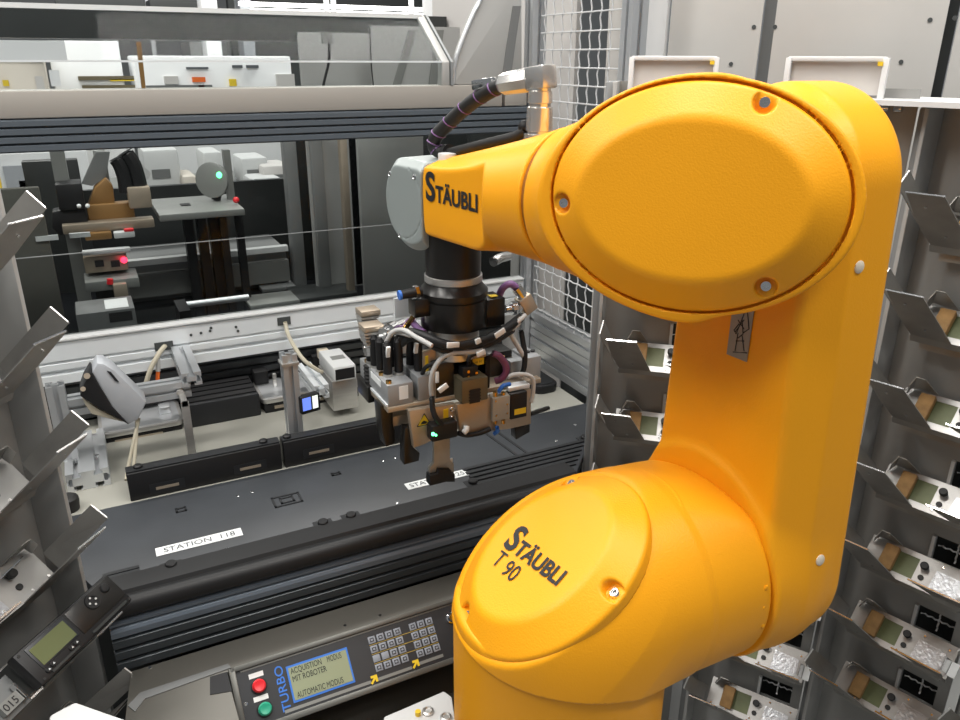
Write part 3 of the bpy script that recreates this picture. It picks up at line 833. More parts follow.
# ------------------------------------------------------------------ sheet metal wall behind the racks
WN = Vector((0.78, 0.626, 0)); WP = Vector((1.40, 1.29, 0)); WE = Vector((0.626, -0.78, 0))
wall = tag(bpy.data.objects.new('wall_right', None), 'galvanised sheet enclosure wall behind the tray racks', None, None, 'structure'); COL.objects.link(wall); ROOTM[wall] = Matrix.Identity(4)
def wpt(px, py): return at(px, py, n=WN, p=WP)
def wall_sheet(x0, x1, z0, z1, m, th=0.01, off=0.0, name='sheet_panel', parent=None):
    a_, b_ = wpt(x0, 60), wpt(x1, 60)
    a_ = Vector((a_.x, a_.y, z0)) - WN*off; b_ = Vector((b_.x, b_.y, z0)) - WN*off
    return part(name, MB().prism([a_, b_, b_ + V(0,0,z1-z0), a_ + V(0,0,z1-z0)], WN * th), m, parent or wall)
wall_sheet(606, 640, 0.4, 2.4, M['sheet'])
wall_sheet(639, 665, 0.0, 2.4, M['whiteframe'], 0.03, 0.02, 'post')
wall_sheet(667, 757, 0.4, 2.4, M['sheet'])
wall_sheet(757, 770, 0.4, 2.4, M['midgrey'], 0.006, -0.03)
wall_sheet(770, 938, 0.4, 2.4, M['sheet'])
wall_sheet(938, 950, 0.4, 2.4, M['darkpanel'], 0.006, -0.03)
wall_sheet(950, 1100, 0.4, 2.4, M['sheet'])
for px, py in ((754, 27), (775, 27), (731, 64), (930, 20), (901, 62), (632, 64), (955, 18)):
    q = wpt(px, py)
    part('rivet', MB().cyl(q - WN*0.002, q + WN*0.002, 0.0045, n=12), M['halldark'], wall)
# ------------------------------------------------------------------ tray racks standing around the robot
S2 = 2 ** -0.5
PITCH_T = 0.157
LEVEL0 = 1.407
def tray_pt(x, h, d, m=1): return Vector((m * x, S2 * (h + d), S2 * (h - d)))
def plate(mb, pts, th, m):
    """sheet through tray coordinates, th along the sheet normal"""
    P = [tray_pt(*p, m) for p in pts]
    n = (P[1] - P[0]).cross(P[2] - P[0]).normalized() * th
    return mb.prism(P, n)
def tbox(mb, x0, x1, h0, h1, d0, d1, m):
    c = [tray_pt(x, h, d, m) for d in (d0, d1) for x, h in ((x0,h0),(x1,h0),(x1,h1),(x0,h1))]
    f = [(3,2,1,0),(4,5,6,7),(0,1,5,4),(1,2,6,5),(2,3,7,6),(3,0,4,7)]
    if m > 0: f = [q[::-1] for q in f]
    return mb.add(c, f)
DT = 0.13
def make_tray(m, label, group, loc, rz):
    t = thing('rack_tray', label, 'tray', loc, rz, group)
    L = dict(local=True)
    part('front_wall', plate(MB(), [(0, 0, 0), (0.056, 0, 0), (0.084, 0, DT), (0.020, 0, DT), (0.006, 0, 0.07)], 0.0016, m), M['darksteel'], t, **L)
    part('lip', plate(MB(), [(-0.001, -0.0008, -0.0008), (0.057, -0.0008, -0.0008), (0.057, 0.0016, -0.0008), (-0.001, 0.0016, -0.0008)], 0.0012, m), M['bright'], t, **L)
    part('front_wall', plate(MB(), [(0.112, 0, 0.090), (0.200, 0, 0.090), (0.200, 0, DT), (0.148, 0, DT)], 0.0016, m), M['darksteel'], t, **L)
    part('lip', plate(MB(), [(0.112, -0.001, 0.0895), (0.200, -0.001, 0.0895), (0.200, 0.0022, 0.0895), (0.112, 0.0022, 0.0895)], 0.0012, m), M['bright'], t, **L)
    fl = MB()
    for x0, x1, h0, h1 in ((0.018, 0.205, 0, 0.064),) if m < 0 else ((0.018, 0.070, 0, 0.064), (0.108, 0.205, 0, 0.064), (0.070, 0.108, 0, 0.012), (0.070, 0.108, 0.054, 0.064)):
        tbox(fl, x0, x1, h0, h1, DT, DT + 0.0025, m)
    flo = part('floor_plate', fl, M['trayfloor'], t, **L)
    part('under_flange', plate(MB(), [(0.018, 0, DT), (0.205, 0, DT), (0.205, -0.004, DT + 0.014), (0.018, -0.004, DT + 0.014)], 0.0016, m), M['darksteel'], t, **L)
    if m > 0: part('green_board', tbox(MB(), 0.069, 0.109, 0.011, 0.055, DT + 0.001, DT + 0.004, m), M['green'], t, **L)
    if m > 0: part('brown_block', tbox(MB(), 0.048, 0.073, 0.008, 0.056, DT - 0.015, DT, m), M['brown'], t, bevel=0.002, **L)
    kx = 0.121 if m > 0 else 0.072
    k0, k1 = tray_pt(kx, 0.043, DT, m), tray_pt(kx, 0.043, DT - 0.016, m)
    part('knob', MB().lathe(k0, k1 - k0, [(0, 0.0035), (0.008, 0.0035), (0.008, 0.0072), (0.015, 0.0072), (0.0165, 0.006), (0.0165, 0.001)], 16), M['rubber'], t, **L)
    k0 = tray_pt(kx, 0.022, DT, m)
    part('bush', MB().cyl(k0, k0 + (k1 - tray_pt(kx, 0.043, DT, m)) * 0.15, 0.0052, n=14), M['rubber'], t, **L)
    fx = -0.012 if m > 0 else -0.045
    part('foil_pad', plate(MB(), [(0.150 + fx, 0.003, DT - 0.001), (0.182, 0.003, DT - 0.001), (0.190, 0.012, DT - 0.001), (0.190, 0.044, DT - 0.001), (0.152 + fx, 0.046, DT - 0.001)], 0.0012, m), M['foil'], t, **L)
    if m < 0: part('wire_clip', MB().tube([tray_pt(*p, m) for p in ((0.052, 0.050, DT), (0.054, 0.052, DT - 0.030), (0.062, 0.050, DT - 0.034), (0.090, 0.048, DT - 0.004))], 0.0014, n=6, sm=False), M['bright'], t, **L)
    part('rear_tab', plate(MB(), [(0.030, 0.064, DT - 0.010), (0.040, 0.064, DT - 0.050), (0.056, 0.064, DT - 0.050), (0.072, 0.064, DT)], 0.0016, m), M['darksteel'], t, **L)
    part('rear_tab', plate(MB(), [(0.030, 0.064, DT - 0.010), (0.040, 0.064, DT - 0.050), (0.034, 0.050, DT - 0.044), (0.024, 0.050, DT - 0.006)], 0.0014, m), M['darksteel'], t, **L)
    part('wing', plate(MB(), [(-0.014, 0.008, -0.002), (-0.010, 0.040, -0.002), (0.012, 0.040, 0.120), (0.012, 0.006, 0.120)], 0.0018, m), M['darksteel'], t, **L)
    part('wing_edge', plate(MB(), [(-0.0140, 0.010, -0.003), (-0.0105, 0.040, -0.003), (-0.0135, 0.041, 0.004), (-0.0170, 0.011, 0.004)], 0.0018, m), M['steel'], t, **L)
    part('clip', plate(MB(), [(0.196, 0.010, DT - 0.020), (0.196, 0.036, DT - 0.020), (0.202, 0.036, DT - 0.002), (0.202, 0.010, DT - 0.002)], 0.0016, m), M['bright'], t, **L)
    part('number_tag', tbox(MB(), 0.203, 0.216, 0.008, 0.036, DT - 0.002, DT, m), M['paper'], t, **L)
    for x, h in ((0.028, 0.008), (0.062, 0.006), (0.114, 0.008), (0.192, 0.052), (0.147, 0.056)):
        a_ = tray_pt(x, h, DT, m); b_ = tray_pt(x, h, DT - 0.002, m)
        part('rivet', MB().cyl(a_, b_, 0.0022, n=8), M['bright'], t, **L)
    for x, d in ((0.026, 0.028), (0.048, 0.100)):
        a_ = tray_pt(x, -0.0005, d, m); b_ = tray_pt(x, -0.0028, d, m)
        part('rivet', MB().cyl(a_, b_, 0.0022, n=8), M['bright'], t, **L)
    # bracket back to the rack panel
    part('bracket', MB().bx(*sorted((m*0.03, m*0.19)), S2*(DT + 0.03), 0.1499, S2*(0.0 - DT) - 0.028, S2*(0.0 - DT) - 0.006), M['darksteel'], t, **L)
    return t

def make_rack(name, label, origin, rz, m, holes, xw=0.190, frame_top=True, x_post=-0.028, ztop=1.56, side=0.055):
    r = thing(name, label, 'rack', (origin[0], origin[1], 0), rz)
    def b(x0, x1, y0, y1, z0, z1):
        a_, c_ = sorted((m*x0, m*x1)); return MB().bx(a_, c_, y0, y1, z0, z1)
    part('post', b(x_post, x_post + 0.007, 0.085, 0.150, 0.0, ztop), M['postlight'], r, local=True, bevel=0.001)
    if side: part('side_sheet', b(x_post - 0.016, x_post, 0.105, 0.105 + side, 0.0, ztop), M['postgrey'], r, local=True, bevel=0.004)
    hx0, hx1 = 0.120, 0.185
    part('panel', b(x_post + 0.006, hx0, 0.150, 0.156, 0.0, ztop), M['panelgrey'], r, local=True)
    part('panel', b(hx1, xw + 0.014, 0.150, 0.156, 0.0, ztop), M['panelgrey'], r, local=True)
    z = 0.0
    tops = sorted(holes)
    for zc in tops:
        part('panel', b(hx0, hx1, 0.150, 0.156, z, zc - 0.026), M['panelgrey'], r, local=True)
        part('window_edge', b(hx0 - 0.006, hx0, 0.144, 0.150, zc - 0.026, zc + 0.026), M['white'], r, local=True)
        part('wire', MB().tube([(m*(hx0 + (hx1-hx0)*k/10), 0.175 + (0.002 if k % 2 else -0.002), zc - 0.006) for k in range(11)], 0.0017, n=5, sm=False), M['wire'], r, local=True)
        part('wire', MB().tube([(m*(hx0 + hx1)/2, 0.175 + (0.002 if k % 2 else -0.002), zc - 0.03 + 0.006*k) for k in range(11)], 0.0017, n=5, sm=False), M['wire'], r, local=True)
        z = zc + 0.026
    part('panel', b(hx0, hx1, 0.150, 0.156, z, ztop), M['panelgrey'], r, local=True)
    part('back_cover', b(hx0 - 0.02, hx1 + 0.01, 0.20, 0.206, 0.0, ztop - 0.1), M['darkpanel'], r, local=True)
    if frame_top:
        x0, x1, z0, z1 = 0.000, 0.150, ztop - 0.01, 1.602
        fr = part('top_frame', b(x0, x1, 0.120, 0.124, z0, z1), M['offwhite'], r, local=True)
        part('frame_edge', b(x0, x1, 0.110, 0.124, z1 - 0.006, z1 + 0.002), M['whiteframe'], fr, local=True, bevel=0.0015)
        part('frame_edge', b(x0 - 0.004, x0 + 0.005, 0.108, 0.124, z0 - 0.05, z1), M['whiteframe'], fr, local=True, bevel=0.0015)
        part('frame_edge', b(x1 - 0.005, x1 + 0.004, 0.108, 0.124, z0 - 0.05, z1), M['whiteframe'], fr, local=True, bevel=0.0015)
        part('lower_lip', b(x0 + 0.03, x1 - 0.02, 0.104, 0.120, z1 - 0.062, z1 - 0.057), M['whiteframe'], fr, local=True)
        part('yellow_mark', b(x1 - 0.012, x1 - 0.004, 0.1065, 0.110, z1 - 0.012, z1 - 0.006), M['yellowlabel'], fr, local=True)
    return r
rzA, rzB, rzC, rzD = math.atan2(-.67, .742), math.atan2(-.857, .515), math.atan2(-.967, .255), math.atan2(-1, -.035)
rzL = math.atan2(.756, .655)
OA, OB, OC, OD, OL = (.854, 1.148), (1.0, .962), (1.138, .789), (1.235, .575), (-.054, 1.147)
lv = lambda i: LEVEL0 - PITCH_T * i
hz_ = [lv(i) - 0.030 for i in range(1, 8)]
make_rack('tray_rack', 'grey tray rack beside the mesh fence, left of the robot upper arm', OA, rzA, 1, hz_[:5])
make_rack('tray_rack', 'grey tray rack directly behind the yellow upper arm', OB, rzB, 1, hz_, ztop=1.555)
make_rack('tray_rack', 'tall grey tray rack just right of the yellow upper arm', OC, rzC, 1, hz_, ztop=1.528, frame_top=False)
make_rack('tray_rack', 'grey tray rack at the outer end of the rack row', OD, rzD, 1, [], ztop=1.53)
make_rack('tray_rack', 'grey tray rack holding the black tachograph unit', OL, rzL, -1, [], ztop=1.45, frame_top=False, xw=0.30, side=0)
ORD = ['uppermost', 'second', 'third', 'fourth', 'fifth', 'sixth', 'seventh', 'eighth']
def trays(proto_src, origin, rz, levels, where, group, m):
    first = proto_src
    for k, i in enumerate(levels):
        loc = (origin[0], origin[1], lv(i))
        label = ('uppermost bent steel tray ' if k == 0 else ORD[k] + ' bent steel tray from the top ') + where
        if first is None:
            first = make_tray(m, label, group, loc, rz); t = first
        else:
            t = copy_tree(first)
        t.location = loc; t.rotation_euler = (0, 0, rz); t['label'] = label; t['group'] = group
        ROOTM[t] = Matrix.Translation(Vector(loc)) @ Matrix.Rotation(rz, 4, 'Z')
    return first
pr = trays(None, OC, rzC, range(0, 7), 'in the rack right of the upper arm', 'trays right of the upper arm', 1)
trays(pr, OA, rzA, range(1, 5), 'in the rack beside the mesh fence', 'trays beside the mesh fence', 1)
trays(pr, OB, rzB, range(4, 8), 'in the rack behind the upper arm', 'trays behind the upper arm', 1)
trays(pr, OD, rzD, range(5, 7), 'in the outermost rack', 'trays in the outermost rack', 1)
prL = trays(None, OL, rzL, [0, 1, 2, 3], 'above the black tachograph', 'empty trays near the tachograph', -1)
tb_ = copy_tree(prL); tb_.location = (OL[0], OL[1], lv(5)); tb_.rotation_euler = (0, 0, rzL); tb_['label'] = 'bent steel tray just below the one holding the black tachograph'
t15 = copy_tree(prL); t15.location = (OL[0], OL[1], lv(4)); t15.rotation_euler = (0, 0, rzL)
t15['label'] = 'bent steel tray numbered 015 under the black tachograph'; del t15['group']
ROOTM[t15] = Matrix.Translation(Vector(t15.location)) @ Matrix.Rotation(rzL, 4, 'Z')
# plate with the number 015 at the near end of that tray
def LP(x, h, d, lev=4):
    return ROOTM[t15] @ tray_pt(x, h, d, -1)
xdir = (LP(0.0, 0, 0) - LP(0.1, 0, 0)).normalized(); hdir = (LP(0, 0.1, 0) - LP(0, 0, 0)).normalized(); ddir = (LP(0, 0, 0.1) - LP(0, 0, 0)).normalized()
ext = part('end_plate', MB().prism([LP(0.180, 0.0, 0.010), LP(0.300, 0.0, 0.010), LP(0.300, 0.050, 0.010), LP(0.180, 0.050, 0.010)], ddir * 0.002), M['midgrey'], t15)
tg = part('number_plate', MB().prism([LP(0.222, 0.008, -0.002), LP(0.192, 0.008, -0.002), LP(0.192, 0.025, -0.002), LP(0.222, 0.025, -0.002)], ddir * 0.010), M['greypanel'], t15)
text('015', 0.015, M['ink'], tg, LP(0.220, 0.011, -0.002), xdir, hdir, bold=0.01)
part('end_clip', MB().prism([LP(0.188, 0.004, -0.006), LP(0.191, 0.004, -0.006), LP(0.191, 0.034, -0.006), LP(0.188, 0.034, -0.006)], ddir * 0.012), M['bright'], t15)

# the tachograph lying in tray 015
D0 = -0.031
tach = thing('tachograph', 'black tachograph unit with olive display and round dial in tray 015', 'tachograph', tuple(LP(0.087, 0.03, 0.10)))
def dbox(x0, x1, h0, h1, d0, d1):
    c = [LP(x, h, d) for d in (d0, d1) for x, h in ((x1,h0),(x0,h0),(x0,h1),(x1,h1))]
    return MB().add(c, [(3,2,1,0)[::-1],(4,5,6,7)[::-1],(0,1,5,4)[::-1],(1,2,6,5)[::-1],(2,3,7,6)[::-1],(3,0,4,7)[::-1]])
part('bezel', dbox(-0.007, 0.181, 0.003, 0.061, D0, D0 + 0.022), M['black'], tach, bevel=0.004)
part('body', dbox(0.000, 0.174, 0.006, 0.058, D0 + 0.022, 0.122), M['darkpanel'], tach, bevel=0.001)
F = lambda u, v: LP(0.181 - u, 0.003 + v, D0)           # face coordinates from the lower near corner
def fbox(u0, u1, v0, v1, th=0.002, back=0.001):
    mb = MB(); P = [F(u0, v0), F(u1, v0), F(u1, v1), F(u0, v1)]
    return mb.prism([p + ddir * back for p in P], -ddir * (th + back))
fr_ = part('display_frame', fbox(0.016, 0.088, 0.017, 0.054, 0.0012), M['console'], tach, bevel=0.001)
part('display', fbox(0.020, 0.083, 0.020, 0.049, 0.0020), M['lcddark'], tach)
part('slot_panel', fbox(0.092, 0.184, 0.013, 0.054, 0.0012), M['blackano'], tach, bevel=0.0006)
part('paper_slot', fbox(0.102, 0.176, 0.0035, 0.0075, 0.0014), M['darkpanel'], tach)
part('card_slot', fbox(0.022, 0.074, 0.0035, 0.0070, 0.0014), M['darkpanel'], tach)
for u, v, s_ in ((0.020, 0.011, 0), (0.030, 0.013, 1), (0.064, 0.011, 0), (0.074, 0.012, 1)):
    c_ = F(u, v)
    kk = part('key', MB().lathe(c_ + ddir*0.001, -ddir, [(0, 0.0045), (0.0025, 0.0045), (0.0035, 0.0035), (0.0035, 0.0005)], 14), M['black'], tach)
    part('key_mark', MB().prism([c_ - ddir*0.0036 + xdir*a + hdir*b for a, b in ((-0.0018, -0.0012), (0.0018, -0.0012), (0, 0.0018))], -ddir*0.0004), M['white'], kk, smooth=0)
dial = F(0.136, 0.040)
dl = part('dial', MB().lathe(dial + ddir*0.001, -ddir, [(0, 0.0125), (0.003, 0.0125), (0.0045, 0.0115), (0.0045, 0.0085), (0.0030, 0.0075), (0.0030, 0.0005)], 28), M['black'], tach)
for w in range(4):
    q = dial + (xdir*math.cos(w*math.pi/2) + hdir*math.sin(w*math.pi/2)) * 0.0062 - ddir*0.0031
    part('dial_mark', MB().cyl(q, q - ddir*0.0008, 0.0016, n=10), M['white'], dl)
part('button', MB().lathe(F(0.166, 0.043) + ddir*0.001, -ddir, [(0, 0.0078), (0.003, 0.0078), (0.005, 0.0060), (0.0055, 0.0005)], 22), M['black'], tach)
for u, v in ((0.006, 0.052), (0.183, 0.052), (0.008, 0.006), (0.183, 0.005)):
    part('screw', MB().cyl(F(u, v) + ddir*0.001, F(u, v) - ddir*0.0006, 0.0022, n=10), M['rubber'], tach)
text('ooo', 0.008, M['inkgrey'], tach, F(0.008, 0.047), xdir, hdir) if False else None

# ledge and hanging plates at the top of the right-hand rack
led = thing('rack_ledge', 'light metal ledge with hanging brown plate on top of a tray rack', 'ledge', (OC[0], OC[1], 1.53), rzC)
part('ledge_plate', MB().bx(-0.16, 0.19, 0.03, 0.20, 1.532 - 1.53, 1.540 - 1.53), M['whiteframe'], led, local=True)
part('hanging_plate', MB().bx(-0.125, -0.072, 0.128, 0.134, -0.085, 0.002), M['tan'], led, local=True)
part('angle', MB().bx(-0.150, -0.138, 0.05, 0.134, -0.20, 0.002), M['whiteframe'], led, local=True)
part('bolt', MB().lathe((-0.105, 0.10, 0.01), (0,0,1), [(0, 0.006), (0.006, 0.006), (0.006, 0.004), (0.012, 0.004)], 12), M['bright'], led, local=True)
for x in (-0.10, -0.08):
    part('clip', MB().cyl((x, 0.10, -0.006), (x + 0.012, 0.10, -0.006), 0.006, n=12), M['chrome'], led, local=True)
part('box_panel', MB().bx(0.08, 0.19, 0.02, 0.026, 0.0, 0.065), M['whiteframe'], led, local=True)
# ------------------------------------------------------------------ the gripper hanging from the tool axis
grip = thing('gripper', 'pneumatic gripper with cables and valve blocks hanging below the robot wrist', 'gripper', (TC.x, TC.y, 0.86))
def gbox(px0, px1, py0, py1, Y, dep, material, name, bevel=0.001, parent=None):
    """block whose front lies in the plane Y and fills the given picture rectangle there"""
    ym = (py0 + py1) / 2; xm = (px0 + px1) / 2
    x0, x1 = at(px0, ym, Y=Y).x, at(px1, ym, Y=Y).x
    z1, z0 = at(xm, py0, Y=Y).z, at(xm, py1, Y=Y).z
    return part(name, MB().bx(x0, x1, Y, Y + dep, z0, z1), material, parent or grip, bevel=bevel)
def gpoly(pts, Y, dep, material, name, bevel=0.0008, parent=None):
    return part(name, MB().prism([at(x, y, Y=Y) for x, y in pts], (0, dep, 0)), material, parent or grip, bevel=bevel)
def gtube(pts, r, material, name, parent=None, n=8):
    return part(name, MB().tube([at(x, y, Y=Y) for x, y, Y in pts], r, n=n), material, parent or grip, smooth=70)
# tool changer
part('tool_changer', MB().lathe(TC + V(0,0,1.172), (0,0,1), [(0, 0.052), (0.002, 0.0565), (0.050, 0.0565), (0.051, 0.0545), (0.054, 0.0545), (0.055, 0.0580), (0.064, 0.0585), (0.072, 0.051), (0.078, 0.048)], 48), M['blackano'], grip, smooth=35)
part('adaptor_ring', MB().lathe(TC + V(0,0,1.118), (0,0,1), [(0, 0.041), (0.020, 0.041), (0.022, 0.0435), (0.054, 0.0435)], 40), M['steel'], grip)
part('core_block', MB().bx(TC.x - 0.05, TC.x + 0.055, 1.118, 1.20, 1.05, 1.118), M['blackano'], grip, bevel=0.002)
# carrier plates
part('carrier_plate', MB().bx(at(388, 415, Y=1.115).x, at(541, 385, Y=1.115).x, 1.115, 1.235, 1.047, 1.056), M['tan'], grip, bevel=0.001)
# left valve block, black push cylinders on it
X0b = at(388, 400, Y=1.118).x
lb = part('valve_block', MB().bx(X0b, X0b + 0.046, 1.118, 1.262, 1.056, at(388, 386, Y=1.118).z), M['greyblock'], grip, bevel=0.002)
part('valve_block', MB().bx(X0b + 0.054, X0b + 0.088, 1.118, 1.215, 1.056, at(388, 383, Y=1.118).z), M['greyblock'], grip, bevel=0.002)
ztop_b = at(388, 386, Y=1.118).z
part('edge_strip', MB().bx(X0b - 0.003, X0b, 1.118, 1.262, 1.057, 1.061), M['alu_white'], grip)
part('block_label', MB().bx(X0b - 0.0008, X0b, 1.150, 1.200, 1.080, 1.092), M['paper'], lb, smooth=0)
part('block_label', MB().bx(X0b + 0.020, X0b + 0.036, 1.1172, 1.118, 1.066, 1.090), M['paper'], lb, smooth=0)
for dx, dy, hh in ((0.010, 0.112, 0.052), (0.010, 0.088, 0.054), (0.012, 0.064, 0.056), (0.016, 0.040, 0.056), (0.034, 0.070, 0.058), (0.036, 0.040, 0.060), (0.036, 0.104, 0.056), (0.068, 0.030, 0.062), (0.066, 0.062, 0.060)):
    c_ = Vector((X0b + dx, 1.118 + dy, ztop_b))
    cy = part('plug_cylinder', MB().lathe(c_, (0,0,1), [(0, 0.0068), (0.006, 0.0068), (0.006, 0.0076), (hh, 0.0076), (hh + 0.003, 0.0055), (hh + 0.006, 0.0040)], 16), M['black'], grip)
    part('plug_foot', MB().cyl(c_, c_ + V(0,0,0.005), 0.0086, n=16), M['steel'], cy)
for dx, dy in ((0.006, 0.020), (0.008, 0.060), (0.006, 0.128)):
    part('brass_screw', MB().cyl((X0b + dx, 1.118 + dy - 0.01, ztop_b), (X0b + dx, 1.118 + dy - 0.01, ztop_b + 0.005), 0.005, n=12), M['brass'], grip)
# white tags and cable ends above the cylinders
for px, py, Y in ((388, 352, 1.15), (381, 340, 1.19), (416, 348, 1.14), (396, 345, 1.17), (404, 348, 1.16), (377, 344, 1.22)):
    q = at(px, py, Y=Y)
    part('cable_tag', MB().box(q, (0.007, 0.005, 0.020), Matrix.Rotation(0.25, 3, 'X')), M['paper'], grip, bevel=0.0008)
# ribbed silver connectors at far left
for ox, oy, oz in ((0, 0, 0), (0.012, 0.05, 0.012)):
    x0 = at(362, 335, Y=1.22).x + ox; y0 = 1.205 + oy; z1 = at(372, 324, Y=1.22).z + oz
    cn = part('ribbed_connector', MB().bx(x0, x0 + 0.036, y0, y0 + 0.034, z1 - 0.010, z1), M['tan'], grip, bevel=0.001)
    for k in range(4):
        part('connector_rib', MB().bx(x0 + 0.001*k, x0 + 0.033 - 0.003*k, y0, y0 + 0.034, z1 - 0.015 - 0.006*k, z1 - 0.011 - 0.006*k), M['steel'], cn)
    part('knurled_nut', MB().lathe((x0 + 0.010, y0 + 0.015, z1 - 0.055), (0,0,1), [(0, 0.009), (0.006, 0.009), (0.007, 0.011), (0.016, 0.011), (0.017, 0.009), (0.022, 0.009)], 10), M['bright'], cn, smooth=20)
x0 = at(362, 335, Y=1.22).x
part('corrugated_sleeve', MB().lathe((x0 + 0.010, 1.22, 1.056), (0,0,1), [(0.0035*k, 0.0105 if k % 2 else 0.0088) for k in range(12)], 16), M['rubber'], grip, smooth=0)
part('silver_union', MB().cyl(at(383, 334, Y=1.19), at(404, 324, Y=1.22), 0.011, n=16).cyl(at(389, 331, Y=1.19), at(394, 328, Y=1.2), 0.013, n=12), M['bright'], grip)
# blue-tipped fitting on the left of the tool changer
f0, f1 = at(421, 291, Y=1.14), at(401, 295, Y=1.14)
part('side_lug', MB().box((TC.x - 0.064, TC.y - 0.005, 1.215), (0.03, 0.03, 0.03)), M['blackano'], grip, bevel=0.002)
ft = part('air_fitting', MB().cyl(f0, f0.lerp(f1, 0.35), 0.009, n=14).cyl(f0.lerp(f1, 0.3), f1, 0.0085, 0.0075, n=14), M['black'], grip)
part('fitting_nut', MB().cyl(f0.lerp(f1, 0.15), f0.lerp(f1, 0.32), 0.0115, n=6), M['chrome'], ft, smooth=0)
part('fitting_tip', MB().cyl(f1, f1 + (f1 - f0).normalized()*0.004, 0.0080, n=14), M['blueact'], ft)
part('brass_elbow', MB().tube([at(405, 328, Y=1.18), at(411, 320, Y=1.17), at(418, 310, Y=1.16)], 0.005), M['brass'], grip)
part('pale_lug', MB().bx(at(393, 310, Y=1.26).x, at(411, 310, Y=1.26).x, 1.25, 1.256, at(400, 318, Y=1.25).z, at(400, 298, Y=1.25).z), M['alu_white'], grip)
# right side box, union and angled connector
rb = gbox(487, 505, 299, 326, 1.125, 0.045, M['blackano'], 'cable_box')
q = at(495, 298, Y=1.13)
part('yellow_tag', MB().box(q + V(0, 0.008, 0.002), (0.014, 0.012, 0.001)), M['yellowlabel'], rb)
u0, u1 = at(505, 309, Y=1.145), at(522, 307, Y=1.145)
part('union_barrel', MB().cyl(u0, u1, 0.0075, n=16).cyl(u0.lerp(u1, 0.35), u0.lerp(u1, 0.62), 0.0125, n=10).cyl(u0.lerp(u1, 0.7), u0.lerp(u1, 0.85), 0.0115, n=10), M['bright'], grip)
ac0, ac1 = at(529, 309, Y=1.145), at(522, 296, Y=1.145)
a_, b_, d_ = frame(ac1 - ac0)
part('angle_connector', MB().box(ac0.lerp(ac1, 0.45), (0.024, 0.026, 0.034), Matrix((a_, b_, d_)).transposed()), M['tan'], grip, bevel=0.003)
part('angle_nut', MB().cyl(ac1, at(516, 287, Y=1.145), 0.010, n=12), M['bright'], grip)
gtube([(516, 287, 1.145), (510, 284, 1.145), (503, 288, 1.15), (498, 298, 1.16)], 0.0065, M['purple'], 'hose')
gtube([(493, 262, 1.17), (500, 258, 1.18), (508, 256, 1.2)], 0.0090, M['bright'], 'silver_hose_end')
# upper tan plate, olive block, small black valve
gbox(453, 486, 356, 384, 1.118, 0.012, M['tan'], 'upper_plate')
ob = part('olive_block', MB().bx(at(462, 390, Y=1.085).x, at(488, 390, Y=1.085).x, 1.085, 1.135, at(475, 402, Y=1.085).z, at(475, 379, Y=1.085).z), M['olive'], grip, bevel=0.0015)
gbox(470, 480, 389, 403, 1.0845, 0.006, M['ink'], 'notch', parent=ob, bevel=0)
for k in range(4): gbox(469, 481, 390.0 + 3*k, 391.4 + 3*k, 1.084, 0.006, M['ink'], 'notch_tooth', parent=ob, bevel=0)
sv = gbox(463, 478, 367, 379, 1.098, 0.020, M['black'], 'small_valve')
for px, py in ((468, 371.5), (468, 376.5), (476, 372.5)):
    q = at(px, py, Y=1.098); part('valve_screw', MB().cyl((q.x, 1.0975, q.z), (q.x, 1.0955, q.z), 0.0026, n=10), M['brass'], sv)
gbox(468, 471.5, 360, 367, 1.104, 0.008, M['black'], 'valve_stem')
yl = gbox(473, 484, 358.5, 365, 1.1165, 0.0015, M['yellowlabel'], 'yellow_label', bevel=0)
q = at(475, 363.5, Y=1.1165); text('41 91', 0.006, M['ink'], yl, (q.x, 1.1165, q.z), (1,0,0), (0,0,1), lift=0.0005)
# tan front plates
fp = gpoly([(409, 411), (456, 404), (456, 426), (433, 440), (423, 445), (414, 448)], 1.100, 0.012, M['tan'], 'front_plate')
tri = [at(417, 426.5, Y=1.0995), at(430.5, 423.5, Y=1.0995), at(424, 413.5, Y=1.0995)]
wt = part('warning_sign', MB().prism(tri, (0, -0.0006, 0)), M['yellowlabel'], fp, smooth=0)
mb = MB()
for i in range(3): mb.tube([tri[i] + V(0,-0.001,0), tri[(i+1) % 3] + V(0,-0.001,0)], 0.0009, n=4, sm=False)
mb.prism([at(x, y, Y=1.0985) for x, y in ((420.5, 424.5), (426.5, 423.5), (427, 421.5), (424, 420.5), (422, 422))], (0, -0.0004, 0))
part('warning_mark', mb, M['ink'], wt, smooth=0)
gbox(443.5, 448.5, 409, 421, 1.0993, 0.0012, M['yellowlabel'], 'yellow_label', parent=fp, bevel=0)
for px, py in ((452, 409), (452, 417.5)):
    q = at(px, py, Y=1.100); part('screw', MB().lathe((q.x, 1.1005, q.z), (0,-1,0), [(0, 0.0042), (0.002, 0.0042), (0.003, 0.003), (0.0015, 0.002)], 12), M['bright'], fp)
gpoly([(457, 405), (491, 397), (491, 428), (468, 436), (460, 432)], 1.092, 0.012, M['tan'], 'centre_plate')
gpoly([(491, 396), (531, 389), (531, 424), (509, 429), (491, 431)], 1.100, 0.010, M['tan'], 'right_plate')
va = gbox(493, 510, 397, 420, 1.084, 0.016, M['satin'], 'solenoid_valve')
for px in (495.5, 503.5):
    q = at(px, 397, Y=1.09); part('brass_port', MB().cyl((q.x, 1.091, q.z), (q.x, 1.091, q.z + 0.009), 0.0042, n=10), M['brass'], va)
    q = at(px, 420, Y=1.09); part('brass_port', MB().cyl((q.x, 1.091, q.z), (q.x, 1.091, q.z - 0.007), 0.0038, n=10), M['brass'], va)
for px, py in ((495.5, 401), (507, 404), (496, 415.5), (507, 413)):
    q = at(px, py, Y=1.084); part('screw', MB().cyl((q.x, 1.0842, q.z), (q.x, 1.0825, q.z), 0.0018, n=8), M['bright'], va)
